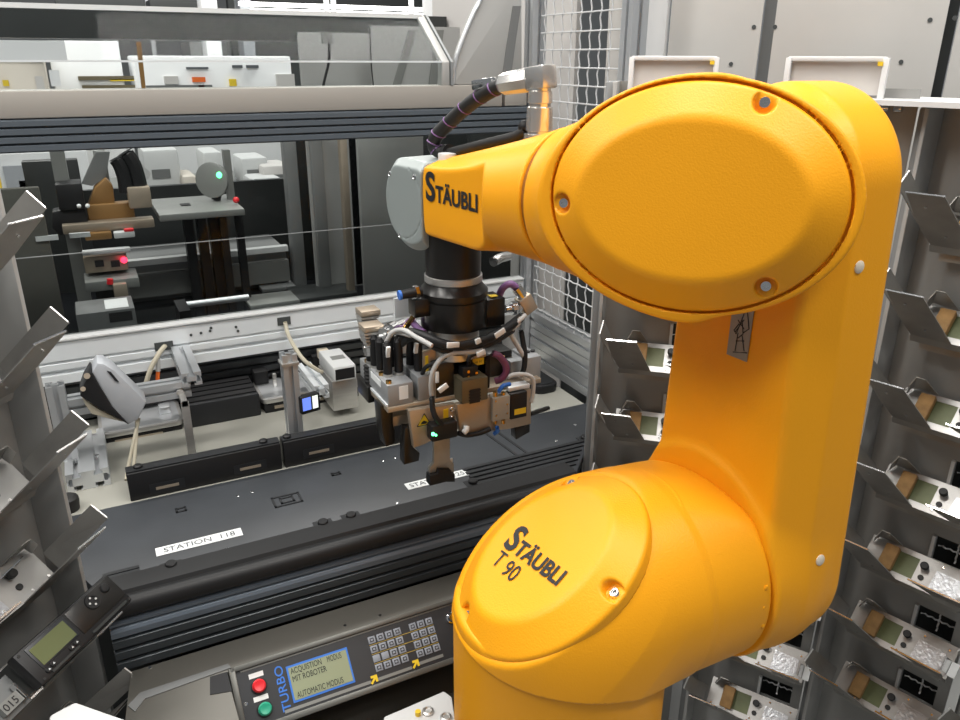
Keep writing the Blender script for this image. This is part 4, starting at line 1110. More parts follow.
bm_ = gbox(511, 527, 393, 418, 1.086, 0.014, M['black'], 'black_module')
ylb = gbox(514.5, 526, 408.5, 414, 1.0855, 0.001, M['yellowlabel'], 'yellow_label', parent=bm_, bevel=0)
gbox(509, 530, 386, 390, 1.096, 0.02, M['alu_white'], 'white_bar')
gtube([(497, 427, 1.09), (497.5, 431, 1.092), (494, 434, 1.096)], 0.0038, M['blueact'], 'blue_hose')
gtube([(498, 393, 1.09), (503, 386, 1.09), (510, 384, 1.092)], 0.0038, M['blueact'], 'blue_hose')
# right grey blocks
r1 = gbox(526, 541, 357, 381, 1.13, 0.055, M['greyblock'], 'valve_block', bevel=0.002)
for px, py in ((529, 352), (534, 354)):
    q = at(px, py, Y=1.15); part('port', MB().cyl((q.x, 1.155, at(533, 357, Y=1.13).z), (q.x, 1.155, at(533, 357, Y=1.13).z + 0.003), 0.0045, n=12), M['ink'], r1)
gbox(511, 525, 361, 378, 1.135, 0.05, M['greyblock'], 'valve_block', bevel=0.002)
gbox(488, 512, 352, 380, 1.16, 0.04, M['blackano'], 'rear_block', bevel=0.002)
gbox(500, 505, 356, 360, 1.150, 0.006, M['brass'], 'brass_screw')
gbox(424, 452, 348, 398, 1.145, 0.05, M['blackano'], 'rear_block', bevel=0.002)
gbox(423, 437, 350, 379, 1.138, 0.008, M['tan'], 'tan_strip', bevel=0.001)
gbox(425.5, 428.5, 356, 372, 1.137, 0.001, M['yellowlabel'], 'yellow_label', bevel=0)
gbox(444, 453, 372, 380, 1.125, 0.02, M['tan'], 'silver_lug', bevel=0.001)
# finger with dark foot, sensor with green lamp
fg = gpoly([(434, 436), (450, 436), (450, 460), (454, 464), (454, 478), (429, 478), (429.5, 468), (434, 463)], 1.118, 0.008, M['satin'], 'finger', bevel=0.0006)
gpoly([(430, 476), (438, 474), (439, 470), (451, 470), (452, 474), (455, 474), (455, 482), (446, 482), (430, 486)], 1.108, 0.018, M['black'], 'finger_foot')
gbox(447.5, 453, 459, 466, 1.121, 0.004, M['paper'], 'white_pad')
sn = gbox(432, 458, 424, 440, 1.078, 0.024, M['black'], 'sensor', bevel=0.003)
q = at(433, 434, Y=1.078); part('green_lamp', MB().sphere((q.x, 1.0775, q.z), 0.0032, 10, 6).sphere((q.x + 0.005, 1.0775, q.z - 0.003), 0.0022, 10, 6), M['green_led'], sn)
gtube([(458, 433, 1.088), (465, 435, 1.090), (470, 435, 1.09), (480, 433, 1.088), (490, 429, 1.09)], 0.0045, M['black'], 'sensor_cable')
gtube([(463, 433, 1.085), (466, 430, 1.085), (466.5, 426, 1.088)], 0.0055, M['paper'], 'white_clip')
# black jaws
gpoly([(380, 405), (393, 407), (393, 424), (395, 430), (395, 444), (386, 447), (382, 432)], 1.135, 0.03, M['blackano'], 'jaw', bevel=0.0015)
jw = gpoly([(405, 428), (413, 428), (413, 447), (420, 453), (419, 461), (404, 465), (404, 445)], 1.112, 0.02, M['blackano'], 'jaw', bevel=0.0015)
gpoly([(515, 424), (530, 421), (530, 432), (516, 440)], 1.118, 0.02, M['blackano'], 'jaw', bevel=0.0015)
gbox(393, 410, 415, 425, 1.14, 0.03, M['tan'], 'jaw_slide')
gbox(368, 382, 386, 402, 1.20, 0.06, M['blackano'], 'jaw_slide')
q0, q1 = at(530, 414, Y=1.14), at(548, 408, Y=1.18)
part('stop_rod', MB().cyl(q0, q1, 0.0045, n=12), M['blackano'], grip)
# cable bundles
gtube([(398, 341, 1.16), (407, 333, 1.15), (421, 335, 1.10), (440, 343, 1.075), (458, 346, 1.07), (478, 342, 1.075), (496, 335, 1.09), (510, 326, 1.11), (520, 318, 1.13)], 0.0082, M['black'], 'cable_bundle')
gtube([(400, 345, 1.16), (410, 338, 1.14), (424, 341, 1.10), (441, 349, 1.078), (460, 352, 1.075), (480, 347, 1.08), (498, 339, 1.095), (512, 330, 1.12)], 0.0065, M['rubber'], 'cable_bundle')
gtube([(385, 345, 1.17), (392, 333, 1.16), (403, 330, 1.14), (418, 338, 1.095), (432, 346, 1.07)], 0.0042, M['greycable'], 'grey_cable')
gtube([(380, 348, 1.20), (386, 336, 1.19), (398, 333, 1.16), (412, 336, 1.12)], 0.0036, M['greycable'], 'grey_cable')
gtube([(432, 398, 1.092), (431, 383, 1.085), (434, 369, 1.08), (443, 357, 1.075), (455, 352.5, 1.07), (470, 352, 1.07), (482, 350, 1.075)], 0.0042, M['greycable'], 'grey_cable')
gtube([(432, 396, 1.09), (432.5, 408, 1.085), (436, 418, 1.080), (442, 425, 1.083)], 0.0050, M['black'], 'sensor_cable')
gtube([(422, 376, 1.13), (425, 368, 1.12), (434, 363, 1.11), (446, 357, 1.10)], 0.0036, M['black'], 'sensor_cable')
gtube([(468, 362, 1.10), (470, 356, 1.10), (478, 353, 1.10)], 0.0040, M['black'], 'sensor_cable')
gtube([(492, 353, 1.105), (499, 356, 1.10), (505, 364, 1.10), (506, 372, 1.10), (501, 379, 1.105), (495, 381, 1.11)], 0.0062, M['maroon'], 'maroon_hose')
gtube([(404, 330, 1.20), (410, 321, 1.19), (416, 326, 1.16), (424, 333, 1.13)], 0.0060, M['purple'], 'hose')
gtube([(508, 330, 1.12), (514, 340, 1.12), (520, 350, 1.12), (524, 358, 1.12), (524, 370, 1.12), (520, 378, 1.12)], 0.0046, M['greycable'], 'grey_cable')
gtube([(521, 330, 1.13), (523, 342, 1.125), (525, 355, 1.118), (524, 368, 1.115), (521, 376, 1.115)], 0.0050, M['black'], 'sensor_cable')
gtube([(506, 378, 1.10), (515, 374.5, 1.10), (527, 375, 1.10), (533, 380, 1.10), (533, 392, 1.10), (531, 402, 1.10)], 0.0042, M['greycable'], 'grey_cable')
for k, (px, py) in enumerate(((512, 326), (517, 322), (521, 319), (515, 327))):
    gtube([(px - 6, py + 5, 1.115), (px, py, 1.115), (px + 4, py - 4, 1.12)], 0.0040, M['greycable'], 'grey_cable')
for px, py, w, rot in ((453, 345, 0.022, -0.1), (500, 333, 0.020, 0.45), (481, 353, 0.016, 0.2), (437, 379, 0.0, 0), (443, 388, 0.018, 0.5), (478, 341, 0.010, 0.3)):
    q = at(px, py, Y=1.064)
    if w: part('cable_tag', MB().box(q, (w, 0.004, 0.009), Matrix.Rotation(-rot, 3, 'Y')), M['paper'], grip, bevel=0.0008)
    else: part('cable_tag', MB().box(at(px, py - 2, Y=1.078), (0.006, 0.004, 0.020)), M['paper'], grip, bevel=0.0008)
# ------------------------------------------------------------------ things on the bench behind the conveyor
ZT = ZC - 0.004
def stop_bar(xa, xb, label, slots, knobs):
    t = thing('stop_bar', label, 'bar', ((xa + xb)/2, 1.525, ZT), 0, 'black bars along the conveyor')
    part('bar', MB().bx(xa, xb, 1.508, 1.545, ZT, 0.832), M['black'], t, bevel=0.002)
    part('cap_strip', MB().bx(xa, xb, 1.512, 1.535, 0.832, 0.835), M['deckdark'], t)
    for p, q in slots:
        a_, b_ = at(*p, Y=1.508), at(*q, Y=1.508)
        part('slot_strip', MB().bx(a_.x, b_.x, 1.5065, 1.509, a_.z - 0.004, a_.z + 0.002), M['tan'], t)
        part('slot_recess', MB().bx(a_.x - 0.012, b_.x + 0.012, 1.5072, 1.5095, a_.z - 0.012, a_.z + 0.010), M['deckdark'], t)
    for p in knobs:
        q = at(*p, Z=0.838)
        part('knob', MB().lathe((q.x, 1.526, 0.833), (0,0,1), [(0, 0.009), (0.006, 0.009), (0.008, 0.006), (0.008, 0.001)], 14), M['black'], t)
stop_bar(-0.017, 0.286, 'black stop bar between the station plates and the grey scanner', [((156, 488), (179, 484)), ((240, 469), (261, 466))], [(140, 478), (268, 450)])
stop_bar(0.292, 0.640, 'black stop bar under the gripper, next to the grey upright post', [((309, 453), (329, 450))], [(291, 443)])

ped = thing('profile_rail', 'thick slotted aluminium profile lying on the bench below the grey scanner', 'profile', (-0.088, 1.68, ZT))
part('profile', slot_profile(MB(), (-0.088, 1.600, ZT + 0.0205), (-0.088, 1.805, ZT + 0.0205), 0.080, 0.040, (0,0,1), 2, 1, 0.011, 0.009), M['alu'], ped, smooth=0)
for x, y in ((-0.108, 1.66), (-0.066, 1.66)):
    part('bolt', MB().cyl((x, y, ZT + 0.036), (x, y, ZT + 0.044), 0.004, n=10), M['bright'], ped)
o = part('rubber_foot', MB().lathe((-0.128, 1.532, ZT), (0,0,1), [(0, 0.020), (0.018, 0.022), (0.026, 0.021), (0.030, 0.015), (0.030, 0.001)], 22), M['rubber']); tag(o, 'round black rubber foot beside the aluminium profile end', 'foot')

# frame carrying the left scanner: two uprights, a cross profile and an arm to the rail
fr1 = thing('scanner_frame', 'small aluminium profile frame carrying the grey scanner', 'frame', (0.03, 1.75, ZT))
zc_ = at(190, 389, Y=1.66).z
part('cross_profile', slot_profile(MB(), (-0.100, 1.680, zc_), (at(191, 388, Y=1.66).x, 1.680, zc_), 0.036, 0.036), M['alu'], fr1, smooth=0)
part('upright', slot_profile(MB(), (-0.118, 1.682, ZT + 0.04), (-0.118, 1.682, zc_ + 0.05), 0.034, 0.034, (0,1,0)), M['alu'], fr1, smooth=0)
part('arm', slot_profile(MB(), (0.140, 1.826, 0.958), (0.140, 1.640, 0.958), 0.040, 0.030), M['alu'], fr1, smooth=0)
q = at(180, 392, Y=1.662)
part('bolt_head', MB().cyl((q.x, 1.662, q.z), (q.x, 1.656, q.z), 0.008, n=14), M['steel'], fr1)
b_ = at(194, 465, Z=ZT); tq = at(187, 402, Y=b_.y)
part('flat_bar', MB().bx(b_.x - 0.008, b_.x + 0.008, b_.y, b_.y + 0.006, ZT, tq.z), M['steel'], fr1)
part('brace', MB().bx(b_.x - 0.006, b_.x + 0.006, b_.y, 1.67, tq.z - 0.01, tq.z), M['steel'], fr1)
# the grey scanner
def yprism(pts, Y, dep): return MB().prism([at(x, y, Y=Y) for x, y in pts], (0, dep, 0))
sc1 = thing('barcode_scanner', 'grey barcode scanner with black front tilted down on the frame', 'scanner', tuple(at(115, 405, Y=1.62)))
part('housing', yprism([(97, 363), (104, 364), (114, 370), (147, 402), (138, 420), (128, 425), (112, 407), (101, 389), (92, 373)], 1.600, 0.058), M['scangrey'], sc1, bevel=0.004)
part('front_cover', yprism([(91, 372), (101, 389), (112, 407), (129, 425), (117, 418), (98, 408), (80, 396), (84, 384)], 1.596, 0.066), M['black'], sc1, bevel=0.002)
part('lens_plate', yprism([(82, 398), (98, 409), (124, 422), (110, 419), (92, 414), (86, 406)], 1.604, 0.050), M['beigecable'], sc1, bevel=0.001)
part('display_window', yprism([(107, 371), (111, 372), (119, 382), (115, 381)], 1.598, 0.004), M['ink'], sc1)
part('brass_bolt', MB().cyl(at(87, 376, Y=1.594), at(87, 376, Y=1.61), 0.006, n=12).cyl(at(83, 389, Y=1.594), at(83, 389, Y=1.61), 0.005, n=12), M['tan'], sc1)
part('holder', MB().bx(at(110, 395, Y=1.64).x, at(122, 395, Y=1.64).x, 1.64, 1.665, at(115, 405, Y=1.64).z, at(115, 392, Y=1.64).z), M['alu'], sc1)
mb = MB()
cbl = thing('cable_run', 'beige cable from the rail down past the grey scanner', 'cable', tuple(at(155, 372, Y=1.8)))
part('cable', MB().tube([at(165, 346, Y=1.822), at(160, 352, Y=1.80), at(152, 366, Y=1.79), at(147, 380, Y=1.79), at(144, 392, Y=1.80)], 0.0055), M['beigecable'], cbl)
part('cable', MB().tube([at(139, 418, Y=1.62), at(134, 440, Y=1.60), at(128, 468, Y=1.58), at(126, 480, Y=1.555)], 0.0035), M['beigecable'], cbl)
part('cable', MB().tube([at(137, 418, Y=1.62), at(136, 442, Y=1.60), at(133, 474, Y=1.57)], 0.0035), M['beigecable'], cbl)
part('sleeve', MB().cyl(at(158, 371, Y=1.80), at(157.5, 383, Y=1.80), 0.0045, n=10), M['orange'], cbl)
part('sleeve_top', MB().cyl(at(158, 358, Y=1.80), at(158, 371, Y=1.80), 0.0055, n=10), M['greycable'], cbl)

def rounded_plate(x0, x1, y0, y1, z0, z1, r, n=5):
    pts = []
    for cx, cy, a0 in ((x1-r, y1-r, 0), (x0+r, y1-r, 90), (x0+r, y0+r, 180), (x1-r, y0+r, 270)):
        for k in range(n + 1):
            a_ = math.radians(a0 + 90*k/n); pts.append((cx + r*math.cos(a_), cy + r*math.sin(a_), z0))
    return MB().prism(pts, (0, 0, z1 - z0))
def pallet(xa, xb, ya, yb_, z, label, extras):
    t = thing('work_pallet', label, 'pallet', ((xa+xb)/2, (ya+yb_)/2, ZT), 0, 'work pallets on the bench')
    part('dark_base', MB().bx(xa + 0.006, xb - 0.006, ya + 0.004, yb_ - 0.004, ZT, z), M['black'], t, bevel=0.002)
    part('plate', rounded_plate(xa, xb, ya, yb_, z, z + 0.012, 0.018), M['steel'], t, bevel=0.002)
    part('inner_plate', rounded_plate(xa + 0.008, xb - 0.008, ya + 0.008, yb_ - 0.008, z + 0.012, z + 0.0135, 0.012), M['alu'], t)
    part('slot_strip', MB().bx(xa + 0.03, xb - 0.05, ya + 0.003, ya + 0.0065, z - 0.017, z - 0.009), M['tan'], t)
    for dx, dy, w, d, h, m_ in extras:
        part('pallet_block', MB().bx(xa + dx, xa + dx + w, ya + dy, ya + dy + d, z + 0.0135, z + 0.0135 + h), M[m_], t, bevel=0.002)
zp = at(140, 428, Y=1.80).z - 0.012
pallet(at(98, 430, Y=1.80).x, at(184, 418, Y=1.80).x, 1.80, 1.935, zp, 'silver work pallet on the bench under the grey scanner', [(0.135, 0.05, 0.025, 0.03, 0.018, 'alu'), (0.02, 0.10, 0.05, 0.02, 0.03, 'black'), (0.08, 0.11, 0.06, 0.02, 0.03, 'black')])
zp2 = at(300, 394, Y=1.80).z - 0.012
pallet(at(262, 402, Y=1.80).x, at(361, 386, Y=1.80).x, 1.80, 1.935, zp2, 'silver work pallet on the bench under the white scanner', [(0.005, 0.10, 0.035, 0.035, 0.035, 'black'), (0.045, 0.07, 0.010, 0.010, 0.035, 'steel'), (0.16, 0.11, 0.03, 0.02, 0.05, 'black'), (0.08, 0.11, 0.05, 0.02, 0.03, 'black')])
bc = thing('black_carrier', 'flat black carrier box between the two silver work pallets', 'carrier', (0.25, 1.87, ZT))
bxa, bxb, bz = at(190, 424, Y=1.80).x, at(262, 405, Y=1.80).x - 0.004, at(200, 404, Y=1.80).z
part('box', MB().bx(bxa, bxb, 1.80, 1.935, ZT, bz), M['deckdark'], bc, bevel=0.003)
for k in range(4): part('rib', MB().bx(bxa + 0.004, bxb - 0.004, 1.815 + 0.03*k, 1.835 + 0.03*k, bz, bz + 0.003), M['black'], bc)

# upright post with small display and cable
p0 = Vector((0.337, 1.592, ZT))
up = thing('upright_post', 'grey slotted upright post with a small blue display', 'post', tuple(p0))
ztp = at(293, 352, Y=1.592).z
part('post', slot_profile(MB(), p0, (p0.x, p0.y, ztp), 0.032, 0.032, (0,1,0)), M['alu'], up, smooth=0)
part('collar', MB().bx(p0.x - 0.019, p0.x + 0.019, p0.y - 0.019, p0.y + 0.019, ztp - 0.024, ztp - 0.018), M['steel'], up)
q = at(310, 404, Y=1.570)
dbody = part('display_body', MB().box((q.x, 1.578, q.z), (0.046, 0.020, 0.042), Matrix.Rotation(0.2, 3, 'Z')), M['black'], up, bevel=0.003)
part('display_screen', MB().box((q.x - 0.008, 1.5665, q.z + 0.003), (0.020, 0.002, 0.030), Matrix.Rotation(0.2, 3, 'Z')), M['screen'], up)
part('display_screen', MB().box((q.x + 0.012, 1.5705, q.z + 0.003), (0.013, 0.002, 0.030), Matrix.Rotation(0.2, 3, 'Z')), M['screenw'], up)
part('display_arm', MB().bx(p0.x + 0.01, q.x, 1.582, 1.598, q.z - 0.01, q.z + 0.01), M['steel'], up)
# the white scanner
sy = 1.690
a1, a2, a3 = at(333, 368, Y=sy), at(356, 363, Y=sy), at(345, 381, Y=sy)
yb2 = sy + 0.130
sc2 = thing('barcode_scanner', 'pale grey box scanner pointing at the gripper on a silver block', 'scanner', ((a1.x + a2.x)/2, sy + 0.05, a3.z))
part('housing', MB().bx(a1.x, a2.x, sy, yb2, a3.z, a1.z), M['white'], sc2, bevel=0.005)
part('window', MB().bx(a1.x + 0.005, a2.x - 0.005, sy - 0.0012, sy + 0.002, a3.z + 0.006, a1.z - 0.006), M['black'], sc2)
part('top_mark', MB().bx(a1.x + 0.014, a2.x - 0.010, sy + 0.050, sy + 0.075, a1.z, a1.z + 0.001), M['greypanel'], sc2)
part('cream_plug', MB().bx(a1.x + 0.004, a1.x + 0.030, yb2, yb2 + 0.03, a3.z + 0.01, a1.z - 0.004), M['plug'], sc2, bevel=0.002)
part('mount', MB().bx(a1.x - 0.003, a2.x + 0.003, sy + 0.01, yb2, zp2 + 0.0135 - 0.02, a3.z), M['steel'], sc2, bevel=0.002)
part('profile_arm', slot_profile(MB(), (at(322, 392, Y=1.64).x, 1.640, at(322, 392, Y=1.64).z), (at(322, 392, Y=1.64).x, 1.80, at(322, 392, Y=1.64).z), 0.034, 0.034), M['alu_white'], sc2, smooth=0)
o = part('cable_run', MB().tube([at(285, 322, Y=1.822), at(288, 334, Y=1.80), at(294, 346, Y=1.74), at(304, 360, Y=1.70), at(316, 369, Y=1.69), at(322, 372, Y=1.70)], 0.0050), M['beigecable']); tag(o, 'beige cable hanging from the rail to the pale box scanner', 'cable')

# black corner tray near the fence
tr = thing('corner_tray', 'low black tray with rounded corners by the fence foot', 'tray', (0.93, 1.66, ZT))
xa, xb = at(535, 410, Y=1.60).x, 1.05
part('tray_plate', rounded_plate(xa, xb, 1.60, 1.80, ZT, ZT + 0.022, 0.03), M['black'], tr, bevel=0.003)
part('tray_inner', rounded_plate(xa + 0.012, xb - 0.012, 1.612, 1.79, ZT + 0.022, ZT + 0.0235, 0.022), M['deckdark'], tr)

# ------------------------------------------------------------------ operator console in front of the conveyor
con = thing('operator_console', 'dark operator console with green display, keypad and two buttons', 'console', (0.35, 1.08, 0.0))
part('shelf', MB().prism([(x, y, 0.632) for x, y in ((-0.095, 0.93), (0.083, 0.93), (0.083, 1.097), (0.84, 1.097), (0.84, YF - 0.004), (-0.06, YF - 0.004))], (0, 0, 0.010)), M['taupe'], con, bevel=0.0015)
part('cabinet', MB().bx(-0.06, 0.84, 1.11, YF - 0.006, 0.0, 0.632), M['taupe'], con)
part('lower_cabinet', MB().bx(0.09, 0.84, 1.03, 1.11, 0.0, 0.49), M['taupe'], con)
PN = Vector((0, -1, 1)).normalized(); PO = Vector((0.09, 1.097, 0.642)); DN = Vector((0, -1, -1)).normalized()
def P3(px, py, lift=0.0):
    return at(px, py, n=PN, p=PO + PN*lift)
def pp(x, v, lift=0.0): return Vector((x, PO.y, PO.z)) + DN*v + PN*lift
def pbox(x0, x1, v0, v1, l0, l1, name, m_, parent=None, bevel=0.0):
    mb = MB().prism([pp(x0, v0, l0), pp(x1, v0, l0), pp(x1, v1, l0), pp(x0, v1, l0)], PN*(l1 - l0))
    return part(name, mb, m_, parent or con, bevel=bevel)
XE = 0.60
pbox(0.092, XE, 0.0, 0.100, -0.030, 0.0, 'panel', M['console'])
pbox(0.088, XE, -0.004, 0.004, -0.030, 0.006, 'frame_rail', M['consoleframe'], bevel=0.001)
pbox(0.088, XE, 0.096, 0.106, -0.030, 0.006, 'frame_rail', M['consoleframe'], bevel=0.001)
pbox(0.086, 0.096, -0.004, 0.106, -0.030, 0.006, 'frame_rail', M['consoleframe'], bevel=0.001)
pbox(0.104, XE - 0.02, 0.005, 0.0075, 0.0, 0.001, 'light_stripe', M['greypanel'])
def p2(px, py):
    q = P3(px, py); return q.x, (q - PO).dot(DN)
def strip(pxa, pya, pxb, pyb, w, m_, name):
    xa, va = p2(pxa, pya); xb, vb = p2(pxb, pyb); v = (va + vb)/2
    return pbox(xa, xb, v - w, v + w, 0.0, 0.0008, name, m_)
strip(285, 712, 371, 682, 0.0026, M['greypanel'], 'light_stripe')
strip(378, 679, 412, 668, 0.0026, M['greypanel'], 'light_stripe')
strip(419, 664, 443, 655, 0.0026, M['greypanel'], 'light_stripe')
(xl, vt), (xr, _), (_, vb) = p2(285.5, 667), p2(346, 645.5), p2(295, 703)
lf = pbox(xl, xr, vt, vb, 0.0, 0.0016, 'display_frame', M['blue'])
lc = pbox(xl + 0.003, xr - 0.003, vt + 0.0035, vb - 0.0035, 0.0016, 0.0022, 'display', M['lcd'])
UP = -DN
Hh = (vb - vt - 0.007)
def lcd_text(s_, row, off, w):
    W_ = xr - xl - 0.012
    text(s_, Hh*0.26, M['ink'], lc, pp(xl + 0.006 + off*W_, vt + 0.0035 + Hh*(row + 0.82)/4.0, 0.0022), (1,0,0), UP, width=w*W_, lift=0.0005)
lcd_text('ACQUISTION', 0, 0.0, 0.56); lcd_text('MODUS', 0, 0.66, 0.27)
lcd_text('MIT ROBOTER', 1, 0.0, 0.62); lcd_text('AUTOMATIC MODUS', 3, 0.02, 0.84)
xT, vT = p2(281.5, 711)
text('TURBO', 0.0195, M['blue'], con, pp(p2(291.5, 710)[0], p2(287, 710)[1] + 0.002, 0.0), UP, (-1,0,0), bold=0.01, width=p2(287, 710)[1] - p2(275, 667)[1] + 0.002, lift=0.0008)
for (px, py, m_) in ((259, 686, 'redbtn'), (265, 709, 'greenbtn')):
    q = P3(px, py)
    bt = part('push_button', MB().lathe(q, PN, [(0, 0.0118), (0.003, 0.0118), (0.004, 0.0100), (0.010, 0.0100), (0.0115, 0.0085), (0.0108, 0.004), (0.0105, 0.0005)], 28), M[m_], con)
    part('button_collar', MB().lathe(q, PN, [(0, 0.0130), (0.0028, 0.0130), (0.0034, 0.0122)], 28), M['ink'], bt)
for (px, py) in ((256, 675), (261, 698)):
    x, v = p2(px, py); pbox(x - 0.012, x + 0.012, v - 0.004, v + 0.004, 0.0, 0.0007, 'button_label', M['paper'])
x00, v00 = p2(371.6, 640); x01, v01 = p2(397, 631); x30, v30 = p2(379, 667.5)
dxk = (x01 - x00)/3; dvk = (v30 - v00)/3
x04, _ = p2(412.3, 626); x06, _ = p2(428.4, 620)
for r_ in range(4):
    for c_ in range(7):
        x = x00 + dxk*c_ if c_ < 4 else x04 + (x06 - x04)/2*(c_ - 4)
        v = v00 + dvk*r_
        kk = pbox(x - dxk*0.40, x + dxk*0.40, v - dvk*0.38, v + dvk*0.38, 0.0, 0.0016, 'key', M['keygrey'], bevel=0.0003)
        if not (r_ == 2 and c_ < 2):
            pbox(x - dxk*0.22, x + dxk*0.22, v - dvk*0.20, v + dvk*0.20, 0.0016, 0.0019, 'key_mark', M['ink'], kk)
            pbox(x - dxk*0.13, x + dxk*0.13, v - dvk*0.11, v + dvk*0.11, 0.0019, 0.0021, 'key_mark', M['keygrey'], kk)
    if r_ < 3: pbox(x00 - dxk*0.4, x06 + dxk*0.4, v00 + dvk*(r_ + 0.5) - 0.0005, v00 + dvk*(r_ + 0.5) + 0.0005, 0.0, 0.0006, 'gold_line', M['gold'])
for (px, py) in ((374, 679.5), (415.5, 664)):
    x, v = p2(px, py); s_ = 0.0075
    sh = [(-1.0, 1.0), (-0.62, 1.0 - 0.0), (-0.62, 1.0)]
    poly = [(-0.95, 0.6), (-0.6, 0.95), (0.35, 0.0), (0.35, 0.65), (0.9, 0.65), (0.9, -0.9), (-0.65, -0.9), (-0.65, -0.35), (0.0, -0.35)]
    part('arrow_mark', MB().prism([pp(x + a*s_, v + b*s_, 0.0006) for a, b in poly], PN*0.0006), M['yellowlabel'], con, smooth=0)
x, v = p2(451, 618)
part('key_switch', MB().lathe(pp(x, v, 0), PN, [(0, 0.010), (0.004, 0.010), (0.005, 0.008), (0.010, 0.006)], 20), M['chrome'], con)
for (px, py) in ((345, 626), (380, 616), (246, 704), (150, 668)):
    q = at(px, py, Z=0.642); part('screw', MB().cyl((q.x, q.y, 0.641), (q.x, q.y, 0.6435), 0.003, n=10), M['bright'], con)
part('shelf_notch', MB().prism([at(x, y, Z=0.6425) for x, y in ((210, 677), (227, 672), (232, 691), (210, 695))], (0, 0, 0.0006)), M['ink'], con)
part('front_lip', MB().prism([at(x, y, Z=0.6425) for x, y in ((128, 706), (140, 693), (228, 664), (231, 668), (145, 699), (135, 712))], (0, 0, 0.001)), M['midgrey'], con)

# white plate standing in front of the console foot
wb = thing('white_bracket', 'white bracket plate with two bolts below the console', 'bracket', tuple(at(425, 715, Y=0.93)))
wpl = [at(x, y, Z=0.56) for x, y in ((384, 722), (444, 696), (452, 702), (456, 730), (384, 745))]
part('plate', MB().prism(wpl, (0, 0, 0.012)), M['white'], wb, bevel=0.003)
part('leg', MB().bx(wpl[1].x - 0.06, wpl[1].x - 0.02, wpl[1].y - 0.07, wpl[1].y - 0.03, 0.0, 0.56), M['greypanel'], wb)
for (px, py) in ((428, 712), (446, 718)):
    q = at(px, py, Z=0.573); part('bolt', MB().lathe((q.x, q.y, 0.572), (0,0,1), [(0, 0.010), (0.004, 0.010), (0.006, 0.007), (0.004, 0.005), (0.004, 0.001)], 16), M['steel'], wb)
q = at(418, 714, Z=0.574); part('yellow_cap', MB().cyl((q.x, q.y, 0.572), (q.x, q.y, 0.580), 0.005, n=10), M['yellowlabel'], wb)
# white box top near the left rack
wx = thing('white_box', 'plain white box below the tachograph rack', 'box', tuple(at(95, 715, Z=0.80)[0:2]) + (0.0,))
bp = [at(x, y, Z=0.80) for x, y in ((52, 727), (78, 713), (131, 732), (136, 775), (52, 775))]
part('box_top', MB().prism(bp, (0, 0, 0.02)), M['white'], wx, bevel=0.004)
bq = [Vector((p.x * 0.98 + bp[3].x * 0.02, p.y * 0.98 + bp[3].y * 0.02, 0.0)) for p in bp]
part('box_body', MB().prism(bq, (0, 0, 0.80)), M['white'], wx, bevel=0.004)
# ------------------------------------------------------------------ inside the machine behind the window
ZI = 0.86
mach = thing('assembly_machine', 'assembly machine with gloss black deck and dark uprights behind the window', 'machine', (0, 2.4, 0))
part('deck', MB().bx(X0, 1.02, 1.98, 3.0, ZI - 0.03, ZI), M['blackgloss'], mach)
part('body', MB().bx(X0, 1.02, 1.98, 3.0, 0.0, ZI - 0.03), M['darkpanel'], mach)
def ibox(name, label, cat, px0, px1, py0, py1, Y, dep, m_, group=None, foot=True, bevel=0.003, extra=None):
    """upright block: picture rectangle in the plane Y; reaches the deck if foot"""
    ym = (py0 + py1)/2; x0, x1 = at(px0, ym, Y=Y).x, at(px1, ym, Y=Y).x
    z1, z0 = at((px0+px1)/2, py0, Y=Y).z, at((px0+px1)/2, py1, Y=Y).z
    if foot: z0 = ZI
    if cat is None: return part(name, MB().bx(x0, x1, Y, Y + dep, z0, z1), M[m_], mach, bevel=bevel)
    o = part(name, MB().bx(x0, x1, Y, Y + dep, z0, z1), M[m_], bevel=bevel)
    tag(o, label, cat, group); return o
# right-hand uprights and panels
ibox('post', None, None, 289, 301, 120, 292, 2.58, 0.05, 'midgrey')
ibox('panel', None, None, 301, 317, 120, 292, 2.66, 0.02, 'darkpanel')
ibox('post', None, None, 315, 327, 120, 300, 2.50, 0.05, 'midgrey')
ibox('panel', None, None, 327, 346, 120, 296, 2.60, 0.02, 'darkpanel')
ibox('post', None, None, 344, 351, 120, 300, 2.42, 0.03, 'tan')
ibox('panel', None, None, 351, 363, 120, 280, 2.52, 0.02, 'darkpanel')
o = ibox('panel', None, None, 361, 425, 120, 300, 2.15, 0.02, 'panelgrey')
ibox('panel', None, None, 420, 470, 120, 300, 2.30, 0.02, 'darkpanel')
ibox('panel', None, None, 470, 512, 120, 300, 2.20, 0.02, 'darkpanel')
